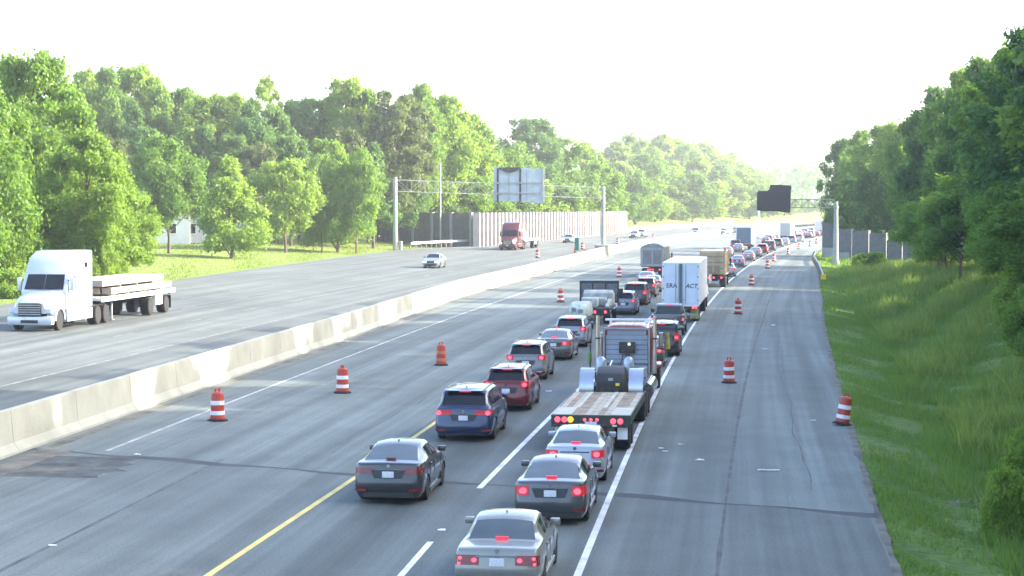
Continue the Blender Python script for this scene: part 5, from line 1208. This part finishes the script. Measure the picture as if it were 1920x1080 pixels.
# hi-vis reel hanging by the left exhaust stack and flag on the right
m_ = MB(); m_.lathe([(.07, 0), (.2, .02), (.24, .06), (.24, .12), (.2, .16), (.07, .18)], 16, 'x'); hz = m_.build('flag_roll', vest, lb, 40, loc=(-1.62, YB + .6, 1.65), rz=.4); hz.scale = (.6, .6, 1.25)
MB().tube((-1.55, YB + .6, 1.2), (-1.55, YB + .6, 2.2), .03, n=6).build('flag_staff', BLACK, lb)
fl = MB().tube((0, 0, -.3), (0, 0, .38), .13, .08, 10).build('amber_beacon', mat('olive_beacon', (.35, .33, .08), .5, 0, .3, 6), lb, 40, loc=(1.55, YB + 2.6, 2.2)); MB().tube((1.1, YB + 2.6, 1.9), (1.55, YB + 2.6, 1.9), .03, n=6).build('beacon_arm', BLACK, lb)
# ---------------------------------------------------------------- trees
rg = np.random.default_rng(5)
def leaf_mesh(name, centers, radii, n, size, m, squash=.85, up=.25, seed=0, noise=.35):
    """n leaf quads spread over the shells of many lobes"""
    g = np.random.default_rng(seed); w = radii ** 2; idx = g.choice(len(centers), n, p=w / w.sum())
    d = g.normal(size=(n, 3)); d /= np.linalg.norm(d, axis=1)[:, None]
    rr = radii[idx] * (.40 + .66 * g.random(n) ** .6); far_ = g.random(n) < .22; rr = np.where(far_, radii[idx] * (1 + .7 * g.random(n)), rr)
    c = centers[idx] + d * rr[:, None] * np.array([1, 1, squash]) + g.normal(size=(n, 3)) * .08 * size
    nrm = d * .8 + g.normal(size=(n, 3)) * .75 + np.array([0, 0, up]); nrm /= np.linalg.norm(nrm, axis=1)[:, None]
    r = g.normal(size=(n, 3)); a = np.cross(nrm, r); a /= np.linalg.norm(a, axis=1)[:, None]; b = np.cross(nrm, a)
    s = size * (.55 + .9 * g.random(n))[:, None]; wd = .62
    V = np.empty((n, 4, 3)); V[:, 0] = c - a * s; V[:, 1] = c + b * s * wd + nrm * s * .12; V[:, 2] = c + a * s; V[:, 3] = c - b * s * wd + nrm * s * .12
    me = bpy.data.meshes.new(name); me.vertices.add(4 * n); me.vertices.foreach_set('co', V.astype(np.float32).ravel())
    me.loops.add(4 * n); me.loops.foreach_set('vertex_index', np.arange(4 * n, dtype=np.int32)); me.polygons.add(n)
    me.polygons.foreach_set('loop_start', np.arange(0, 4 * n, 4, dtype=np.int32)); me.polygons.foreach_set('loop_total', np.full(n, 4, dtype=np.int32))
    me.materials.append(m); me.update(calc_edges=True); return me
def tree_meshes(key, h, r, base, nl, n, leaf, m, seed, shape='round', lob=(.14, .26), trunk_r=.25):
    """unit tree of height h, crown radius r starting at base height"""
    g = np.random.default_rng(seed); C, Rd = [], []
    ch = h - base
    for i in range(nl):
        t = g.random() ** .85; z = base + ch * (.06 + .90 * t)
        if shape == 'round': pr = r * math.sin(math.pi * min(1, max(.06, .12 + .80 * t))) ** .6
        elif shape == 'cone': pr = r * (1.0 - t) ** .8 * 1.0 + .12 * r
        elif shape == 'tall': pr = r * (.55 + .45 * math.sin(math.pi * t)) * (1 if t < .75 else (1 - t) / .25 * .7 + .3)
        else: pr = r * (.9 if t < .5 else 1.0) * math.sin(math.pi * (.15 + .7 * t)) ** .5
        a = g.random() * 6.283; q = pr * (.25 + .75 * math.sqrt(g.random())) * (1 + .22 * math.sin(3 * a + seed) + .1 * g.normal())
        C.append((q * math.cos(a), q * math.sin(a), z)); Rd.append(r * g.uniform(*lob) * (1.15 - .45 * t))
    C, Rd = np.array(C), np.array(Rd)
    crown = leaf_mesh('crown', C, Rd, n, leaf, m, seed=seed)
    T = MB(); bend = [(0, 0, -.5)]; segs = 6
    for k in range(1, segs + 1): bend.append((g.normal() * .12 * k ** .5, g.normal() * .12 * k ** .5, h * .86 * k / segs))
    for k in range(segs): T.tube(bend[k], bend[k + 1], trunk_r * (1 - k / segs * .85) * (1.35 if k == 0 else 1), trunk_r * (1 - (k + 1) / segs * .85), n=7, caps=False)
    for i in g.choice(nl, min(nl, 16), replace=False):
        c = C[i]; z0 = max(base * .7, c[2] - np.hypot(c[0], c[1]) * 1.0 - .5); k = min(segs - 1, int(z0 / (h * .86) * segs)); p = Vector(bend[k]).lerp(Vector(bend[k + 1]), max(0, min(1, z0 / (h * .86) * segs - k)))
        mid = (p + Vector(c)) / 2 + Vector((0, 0, .3)); T.tube(p, mid, trunk_r * .32, trunk_r * .2, n=5, caps=False); T.tube(mid, c, trunk_r * .2, trunk_r * .06, n=5, caps=False)
    return (T.mesh('trunk', BARK, 50), crown, h, r)
TM = {
 'big':    tree_meshes('big', 18, 6.5, 1.5, 130, 46000, .19, LEAF, 3, 'round', (.13, .24), .35),
 'bigb':   tree_meshes('bigb', 18, 5.6, 2.0, 120, 40000, .19, LEAFY, 4, 'tall', (.14, .25), .32),
 'wood1':  tree_meshes('wood1', 22, 5.0, 5, 120, 24000, .26, LEAF, 11, 'tall', (.15, .30), .3),
 'wood2':  tree_meshes('wood2', 22, 5.6, 4, 120, 26000, .26, LEAFD, 12, 'round', (.16, .28), .3),
 'wood3':  tree_meshes('wood3', 22, 4.6, 6, 110, 22000, .25, LEAFY, 13, 'round', (.15, .30), .28),
 'wood4':  tree_meshes('wood4', 22, 5.2, 5, 90, 20000, .26, LEAFB, 14, 'round', (.14, .26), .28),
 'spindly': tree_meshes('spindly', 24, 3.6, 11, 50, 6500, .22, LEAFY, 15, 'tall', (.16, .26), .22),
 'small1': tree_meshes('small1', 13, 5.0, 3.2, 90, 20000, .19, LEAF, 21, 'round', (.15, .26), .2),
 'small2': tree_meshes('small2', 12, 4.0, .8, 80, 18000, .19, LEAFY, 22, 'cone', (.18, .30), .2),
 'small3': tree_meshes('small3', 11, 4.2, 2.6, 80, 18000, .18, LEAFY, 23, 'round', (.15, .26), .17),
 'conifer': tree_meshes('conifer', 22, 4.2, 3, 90, 22000, .22, LEAFD, 24, 'cone', (.16, .26), .28),
 'bush':   tree_meshes('bush', 3.2, 2.4, .1, 36, 8000, .12, LEAFY, 31, 'round', (.22, .36), .06),
 'bushd':  tree_meshes('bushd', 3.6, 2.6, .1, 40, 11000, .11, LEAFY, 32, 'round', (.20, .34), .06),
 'far':    tree_meshes('far', 22, 6.6, .5, 70, 11000, .42, LEAF, 41, 'round', (.2, .34), .35),
 'far2':   tree_meshes('far2', 22, 5.6, .5, 64, 10000, .42, LEAFY, 42, 'tall', (.22, .36), .35),
}
def tree(kind, x, y, h, w, label, group, z=None, cat='tree', name='tree', rz=None):
    tr, cr, H, R = TM[kind]; e = empty(name, (x, y, (z if z is not None else zg(x, y)) - .1), rnd.uniform(0, 6.28) if rz is None else rz, label, cat, group)
    sx = w / (2 * R * 1.02); sz = h / (H + .3); e.scale = (sx, sx, sz)
    inst('trunk', tr, e); inst('crown', cr, e); return e
def ptree(kind, px, D, ytop, wpx, label, group, zb=None, **kw):
    x = atd(px, D); z = zb if zb is not None else zg(x, D); return tree(kind, x, D, ztop(ytop, D) - z, wpx * D / FPX, label, group, z, **kw)
GL = 'trees on the left side of the highway'; GR = 'trees on the right side of the highway'
# big near trees on the left
ptree('big', 60, 158, 88, 250, 'tallest broad tree at the far left with a rounded top above all others', GL)
ptree('bigb', 165, 150, 235, 170, 'yellow green leafy tree right of the tallest tree at the far left', GL)
ptree('big', -60, 140, 130, 240, 'dense tree cut by the left edge of the picture, left of the tallest one', GL)
ptree('bigb', 235, 172, 335, 120, 'bright tree standing between the big left trees and the first small lawn tree', GL)
ptree('small2', 10, 146, 385, 150, 'low bright tree under the big trees behind the white truck cab', GL)
ptree('small2', 95, 150, 370, 130, 'low spreading tree under the big trees above the white truck roof', GL)
for px, D, yt, w, lb_ in ((188, 148, 458, 60, 'bright shrub just behind the white sleeper cab'), (215, 152, 470, 55, 'bright shrub on the lawn right of the white sleeper cab'), (15, 135, 500, 90, 'bright low shrub at the left edge beside the guardrail'), (150, 155, 478, 60, 'bright shrub behind the roof of the white sleeper cab')):
    ptree('bush', px, D, yt, w, lb_, 'shrubs by the left lawn', cat='shrub', name='shrub')
# small trees on the lawn
ptree('small1', 316, 232, 250, 150, 'round lawn tree with a clear slim trunk, first of the small roadside trees', GL)
ptree('small2', 432, 226, 290, 128, 'dense pyramid shaped lawn tree branched to the ground', GL)
ptree('small3', 536, 252, 294, 128, 'rounded small tree with two thin trunks before the grey wall', GL)
ptree('small1', 603, 258, 352, 74, 'short bushy tree between the rounded small tree and the taller pair', GL)
ptree('small2', 632, 262, 262, 110, 'left one of the taller pair of roadside trees near the gantry post', GL)
ptree('small1', 668, 258, 275, 90, 'right one of the taller pair of roadside trees near the gantry post', GL)
ptree('small1', 560, 285, 372, 90, 'low tree in the gap before the grey wall behind the rounded small tree', GL)
# the wood behind
row = [(120, 300, 150, 'wood1'), (168, 305, 125, 'wood3'), (205, 300, 118, 'wood1'), (258, 310, 118, 'wood3'), (300, 305, 152, 'wood1'), (345, 312, 158, 'wood1'), (388, 300, 175, 'wood3'), (432, 305, 170, 'wood3'),
       (468, 290, 188, 'conifer'), (500, 300, 128, 'spindly'), (515, 288, 200, 'wood2'), (560, 300, 182, 'wood2'), (605, 305, 180, 'wood2'), (655, 300, 140, 'wood3'), (690, 300, 158, 'wood1'), (742, 296, 160, 'wood4'), (790, 312, 150, 'wood1'),
       (825, 320, 172, 'wood3'), (865, 335, 205, 'wood3'), (905, 345, 232, 'wood1')]
ordn = ['first', 'second', 'third', 'fourth', 'fifth', 'sixth', 'seventh', 'eighth', 'ninth', 'tenth', 'eleventh', 'twelfth', 'thirteenth', 'fourteenth', 'fifteenth', 'sixteenth', 'seventeenth', 'eighteenth', 'nineteenth', 'twentieth']
desc = {'wood1': 'tall green tree', 'wood2': 'tall dark leafy tree', 'wood3': 'tall yellow green tree', 'wood4': 'tall brownish tree', 'conifer': 'tall dark pine like tree', 'spindly': 'thin see-through treetop'}
for i, (px, D, yt, kd) in enumerate(row):
    ptree(kd, px, D, yt, (92 + 26 * (i % 3 == 0) + 14 * (i % 2)) if kd != 'spindly' else 62, f'{desc[kd]}, {ordn[i]} from the left along the skyline of the left wood', GL)
row2 = [(150, 262, 235), (215, 268, 250), (275, 272, 235), (330, 275, 250), (385, 275, 230), (440, 275, 250), (490, 272, 262), (545, 275, 250), (600, 280, 255), (700, 285, 262), (745, 300, 275), (790, 322, 262), (830, 328, 280), (870, 330, 300), (250, 285, 180), (470, 280, 215), (640, 290, 230), (770, 312, 215), (720, 310, 335), (860, 345, 345), (800, 335, 340), (930, 372, 330)]
OR2 = ORD
for i, (px, D, yt) in enumerate(row2):
    ptree(['wood2', 'wood4', 'wood2', 'wood1', 'conifer'][i % 5] if i < 17 else ['wood3', 'wood1'][i % 2], px, D, yt, 88, 'shaded tree, ' + OR2[sorted(r_[0] for r_ in row2).index(px)] + ' from the left in the second rank below the left wood skyline', GL)
# behind the ribbed wall and along the far bend
far = [(965, 400, 262, 92, 'far', 'small round headed tree above the left end of the sign back'), (1000, 440, 219, 130, 'wood2', 'domed tall tree above the sign back'), (1050, 450, 250, 110, 'far', 'broad tree right of the domed one above the sign back'),
       (1095, 520, 262, 90, 'far2', 'pale tree behind the right gantry post'), (1125, 465, 300, 90, 'far', 'rounded darker tree just right of the right gantry post top'), (1155, 560, 262, 90, 'far2', 'hazy tree on the far ridge, left end'),
       (1190, 590, 248, 90, 'far', 'hazy tree at the highest part of the far ridge'), (1235, 600, 248, 90, 'far2', 'hazy yellow green tree second along the far ridge top'), (1280, 610, 256, 90, 'far', 'hazy tree third along the far ridge top'), (1325, 620, 264, 88, 'far2', 'hazy tree fourth along the far ridge top'), (1362, 650, 284, 80, 'far', 'hazy tree fifth along the far ridge, lower'), (1395, 690, 306, 70, 'far2', 'pale hazy tree sixth along the far ridge'), (1428, 740, 318, 64, 'far', 'faint hazy tree left of the black sign'),
       (1010, 395, 335, 90, 'far2', 'low bright tree below the sign back'), (1060, 415, 340, 90, 'far', 'low tree behind the ribbed wall right of the sign back'), (1105, 450, 352, 80, 'far2', 'low tree behind the right gantry post'), (1145, 490, 345, 70, 'far', 'low tree at the right end of the ribbed wall'),
       (960, 385, 345, 80, 'far', 'low tree left below the sign back'), (905, 365, 330, 90, 'far2', 'low bright tree over the left part of the ribbed wall')]
def Dfor(px, q):
    t = (px - 960) / FPX; d = 350.0
    while d < 1400 and Rx(d) + q - t * d < 0: d += 4
    return d
far = [(px, Dfor(px, -100) if px >= 1155 else D, yt, w * (1.1 if px >= 1155 else 1), kd, lb_) for px, D, yt, w, kd, lb_ in far]
for px, D, yt, w, kd, lb_ in far: ptree(kd, px, D, yt, w, lb_, GL)
i = 0
for px, D, yt, w in ((1190, 470, 318, 70), (1228, 480, 330, 60), (1262, 490, 345, 56), (1298, 500, 322, 66), (1338, 520, 338, 60), (1372, 545, 330, 60), (1405, 570, 335, 56), (1440, 610, 342, 50), (1470, 680, 360, 46), (1210, 520, 285, 80), (1255, 535, 300, 80), (1305, 545, 292, 80), (1350, 570, 305, 70), (1388, 600, 318, 66), (1490, 760, 372, 40), (1515, 800, 378, 40), (1165, 500, 300, 80), (1420, 660, 335, 60), (1452, 700, 345, 50)):
    D = Dfor(px, -58 - (i % 3) * 3 if i < 9 else -72)
    ptree(['far', 'far2', 'far2'][i % 3], px, D, yt, w * 1.12, 'pale hazy tree, ' + ORD[i] + ' of those on the far slope above the distant grass bank', GL); i += 1
# right hand trees
rt = [(1580, 350, 256, 74, 'wood2', 'slim tree at the left tip of the right hand wood'), (1612, 335, 238, 84, 'wood1', 'tree second from the tip of the right hand wood'), (1652, 315, 228, 92, 'wood1', 'tree third from the tip of the right hand wood, lit on top'), (1688, 300, 224, 96, 'wood3', 'sunlit crown above the middle of the right noise wall'),
      (1722, 262, 208, 110, 'wood1', 'tree above the right end of the right noise wall'), (1765, 232, 155, 128, 'wood2', 'dark tall tree rising in the first step of the right skyline'), (1810, 212, 118, 140, 'wood1', 'tall tree with an open top in the right skyline'), (1850, 182, 98, 160, 'wood2', 'dark tall tree second from the right edge'),
      (1905, 160, 72, 180, 'wood1', 'tallest tree at the right edge of the picture'), (1965, 140, 25, 220, 'wood2', 'huge tree leaning in from beyond the right edge'),
      (1600, 310, 330, 80, 'wood2', 'dark lower tree behind the pale blocks of the right wall'), (1640, 300, 318, 90, 'wood2', 'dark lower tree behind the middle panels of the right wall'), (1700, 300, 330, 90, 'wood2', 'dark lower tree behind the last panels of the right wall'), (1745, 240, 300, 120, 'wood1', 'shaded tree low in front of the first skyline step'), (1800, 205, 268, 150, 'wood2', 'shaded tree with foliage down to the bank, left of the right edge mass'), (1858, 172, 275, 150, 'wood1', 'shaded tree low beside the right edge above the bank'),
      (1900, 128, 395, 130, 'small1', 'leafy low tree overhanging the bank at the right edge'), (1935, 104, 430, 150, 'small2', 'bright leaved sapling tree reaching in from the right edge'), (1945, 84, 520, 130, 'small1', 'dark leaved tree hanging over the bank low at the right edge'), (1745, 262, 395, 80, 'small1', 'dark bushy tree at the end of the right noise wall'), (1765, 245, 395, 110, 'small1', 'dark understory tree right of the noise wall'), (1830, 200, 400, 120, 'small1', 'dark understory tree at the top of the grass bank')]
for px, D, yt, w, kd, lb_ in rt: ptree(kd, px, D, yt, w, lb_, GR)
for k_u in range(28):  # nearer ones, mostly out of view, added to block sun stripes on the road
    yy = 6 + k_u * 8.2; q_ = (17.5 if yy < 130 else 19) + rnd.uniform(-1.2, 2.5) + (k_u % 2) * 3
    if yy > 250: q_ += 3
    tree(('small1', 'small2')[k_u % 2], Rx(yy) + q_ + (5 if yy < 120 else 3), yy, rnd.uniform(6.5, 9.5), rnd.uniform(7, 9), (ORD[k_u] if k_u < 30 else ('thirty-first', 'thirty-second', 'thirty-third', 'thirty-fourth')[k_u - 30]) + ' understory tree' + ' with low foliage closing sun gaps along the top of the right bank', GR)
k = 0
for y in list(range(-24, 156, 9)) + [168, 186, 204, 222, 240, 258]:
    for row_ in (0, 1, 2):
        q = (24 if y < 60 else 25) + row_ * 8 + rnd.uniform(-1.5, 1.5) + (0 if y < 150 else 2) + 2
        yy = y + rnd.uniform(-3, 3); x = Rx(yy) + q
        if row_ == 0 and 60 < y < 156 and False: continue
        hh = (19, 21, 22)[row_] * rnd.uniform(.85, 1.12); kd = ('wood1', 'wood2', 'wood3', 'wood2')[k % 4]; k += 1
        tree(kd, x, yy, hh, rnd.uniform(8.5, 11.5), ORD[(k - 1) // 3] + ' tree, nearest first, of the ' + ('front', 'middle', 'rear')[row_] + ' rank in the wood on the right bank', GR)
ptree('bushd', 1640, 262, 470, 58, 'dark green bush in front of the right noise wall', GR, cat='bush', name='bush')
ptree('bushd', 1612, 266, 474, 34, 'small bush at the foot of the lone right post', GR, cat='bush', name='bush')
ptree('bushd', 1897, 50, 866, 112, 'leafy pale green bush with bare grey twigs at the lower right', GR, cat='bush', name='bush')
ptree('bushd', 1945, 60, 790, 110, 'bush behind the pale green one at the right edge', GR, cat='bush', name='bush')
# bare twigs beside the bush
p = at(1868, 975); tw = MB()
for k in range(26):
    a = rnd.uniform(0, 6.28); r = rnd.uniform(.05, .8); b0 = Vector((r * math.cos(a), r * math.sin(a), -.1)); b1 = b0 + Vector((rnd.uniform(-.5, .5), rnd.uniform(-.5, .5), rnd.uniform(.4, 1.2))); tw.tube(b0, b1, .012, .005, n=4, caps=False)
tag(tw.build('dead_twigs', mat('dead_twig', (.32, .29, .25), .9, 0, .3, 9), None, loc=p), 'bare grey dead twigs in front of the pale green bush', 'twigs')
p = at(1818, 948); tw = MB()
for k in range(40):
    a = rnd.uniform(-.4, .4); b0 = Vector((rnd.uniform(-.7, .6), rnd.uniform(-.4, .4), rnd.uniform(-.02, .1))); tw.tube(b0, b0 + Vector((rnd.uniform(.2, .6), rnd.uniform(-.2, .2), rnd.uniform(-.05, .25))), .012, .004, n=4, caps=False)
tag(tw.build('dead_twigs', MATS['dead_twig'], None, loc=p), 'flat heap of dry twigs left of the pale green bush', 'twigs')
# ---------------------------------------------------------------- grass blades on the right bank and weeds (stuff)
def blades(name, n, yr, rr, side, h, w, seed, m, thr=None):
    g = np.random.default_rng(seed); V = np.empty((n, 3, 3)); k = 0
    while k < n:
        y = yr[0] + (yr[1] - yr[0]) * g.random() ** 1.25; r = rr[0] + (rr[1] - rr[0]) * g.random()
        nz = .5 + .28 * math.sin(y * .61 + r * 1.3) + .26 * math.sin(y * .23 - r * .9 + 2) + .2 * math.sin(r * 2.1 + y * 1.7)
        if (thr and nz < thr) or g.random() > nz * 1.3 + .15: continue
        q = qr(y) + r if side > 0 else ql(y) - r; x = Rx(y) + q; z = zg(x, y)
        hh = h * (.35 + .65 * g.random()) * (.35 + .9 * max(0, nz)) * (1 if r > 2.5 else .35); a = g.random() * 6.283; dx, dy = math.cos(a) * w, math.sin(a) * w
        lx_, ly_ = g.normal() * hh * .35, g.normal() * hh * .35
        V[k] = ((x - dx, y - dy, z - .05), (x + dx, y + dy, z - .05), (x + lx_, y + ly_, z + hh)); k += 1
    me = bpy.data.meshes.new(name); me.vertices.add(3 * n); me.vertices.foreach_set('co', V.astype(np.float32).ravel()); me.loops.add(3 * n)
    me.loops.foreach_set('vertex_index', np.arange(3 * n, dtype=np.int32)); me.polygons.add(n); me.polygons.foreach_set('loop_start', np.arange(0, 3 * n, 3, dtype=np.int32)); me.polygons.foreach_set('loop_total', np.full(n, 3, dtype=np.int32))
    me.materials.append(m); me.update(calc_edges=True); o = bpy.data.objects.new(name, me); link(o); return o
tag(blades('grass', 150000, (36, 150), (.1, 20), 1, .7, .03, 1, GRASSL), 'long uneven green grass and weeds covering the right bank', 'grass', kind='stuff')
tag(blades('weeds', 26000, (40, 260), (3.5, 20), 1, 1.25, .05, 8, leafmat('weed_leaf', (.15, .22, .06), (.27, .33, .11), .5), .72), 'tall pale weeds standing in clumps on the right bank', 'weeds', kind='stuff')
tag(blades('grass', 60000, (150, 330), (.1, 26), 1, .9, .07, 2, GRASSL), 'long green grass on the farther part of the right bank', 'grass', kind='stuff')
tag(blades('grass', 50000, (90, 300), (.1, 34), -1, .22, .05, 3, leafmat('lawn_blade', (.10, .16, .03), (.17, .22, .05), .4)), 'short sunlit lawn grass along the left carriageway', 'grass', kind='stuff')
# far hill and wood closing the view
hm = bpy.data.meshes.new('hill'); v, f = [], []
for j in range(9):
    for i in range(41):
        x = -300 + i * 45; y = 1150 + j * 45; z = 26 * math.sin(math.pi * j / 8) ** .8 * (.7 + .3 * math.sin(i * .4 + 1)) - 2; v.append((x, y, z))
f = [(j * 41 + i, j * 41 + i + 1, (j + 1) * 41 + i + 1, (j + 1) * 41 + i) for j in range(8) for i in range(40)]
hm.from_pydata(v, [], f); hm.materials.append(MATS['leaf_dark']); hm.shade_smooth(); ho = bpy.data.objects.new('hill', hm); link(ho); ho['kind'] = 'structure'
g = np.random.default_rng(9); nC = 900
C = np.stack([g.uniform(-100, 1000, nC), g.uniform(1100, 1350, nC), np.zeros(nC)], 1); C[:, 2] = 4 + 22 * np.sin(np.pi * np.clip((C[:, 1] - 1150) / 360, 0, 1)) ** .8 + g.uniform(0, 9, nC) - 1
o = bpy.data.objects.new('far_wood', leaf_mesh('far_wood', C, g.uniform(4, 8, nC), 30000, 1.6, LEAFD, seed=6)); link(o); tag(o, 'far hazy blue green wooded hill closing the view down the road', 'wood', kind='stuff')
# houses glimpsed behind the lawn trees
SID = mat('pale_siding', (.62, .62, .60), .7, 0, .08, 1); SHG = mat('brown_roof_shingle', (.12, .09, .07), .9, 0, .2, 2)
for px, D, w, lb_ in ((292, 268, 4.5, 'white house glimpsed left behind the clear trunked lawn tree'), (382, 272, 3.2, 'pale house glimpsed between the first two lawn trees')):
    x = atd(px, D); z = zg(x, D) + .3; hse = empty('house', (x, D, z), .1, lb_, 'house')
    MB().box(-w, w, 0, 7, -1, 3.6).build('wall', SID, hse); MB().prism([(-.4, 3.6), (7.4, 3.6), (3.5, 5.6)], -w - .3, w + .3).build('roof', SHG, hse)
    for xx in (-w * .5, w * .5):
        fr = MB().box(xx - .55, xx + .55, -.06, -.01, 1.0, 2.5).build('window', WHITEP, hse); MB().box(xx - .45, xx + .45, -.075, -.061, 1.1, 2.4).build('pane', GLASS, fr)
# ---------------------------------------------------------------- haze
HZD = 0.00025
m_ = MB().box(-1700, 2100, -60, 1800, -60, 70); hz = m_.build('haze', bpy.data.materials.new('haze')); hz['kind'] = 'stuff'
hm_ = hz.data.materials[0]; hm_.use_nodes = True; N, L = hm_.node_tree.nodes, hm_.node_tree.links; N.clear()
o_ = N.new('ShaderNodeOutputMaterial'); pv = N.new('ShaderNodeVolumePrincipled'); pv.inputs['Color'].default_value = (.93, .97, 1, 1); pv.inputs['Density'].default_value = HZD; pv.inputs['Anisotropy'].default_value = .35
L.new(pv.outputs[0], o_.inputs['Volume'])
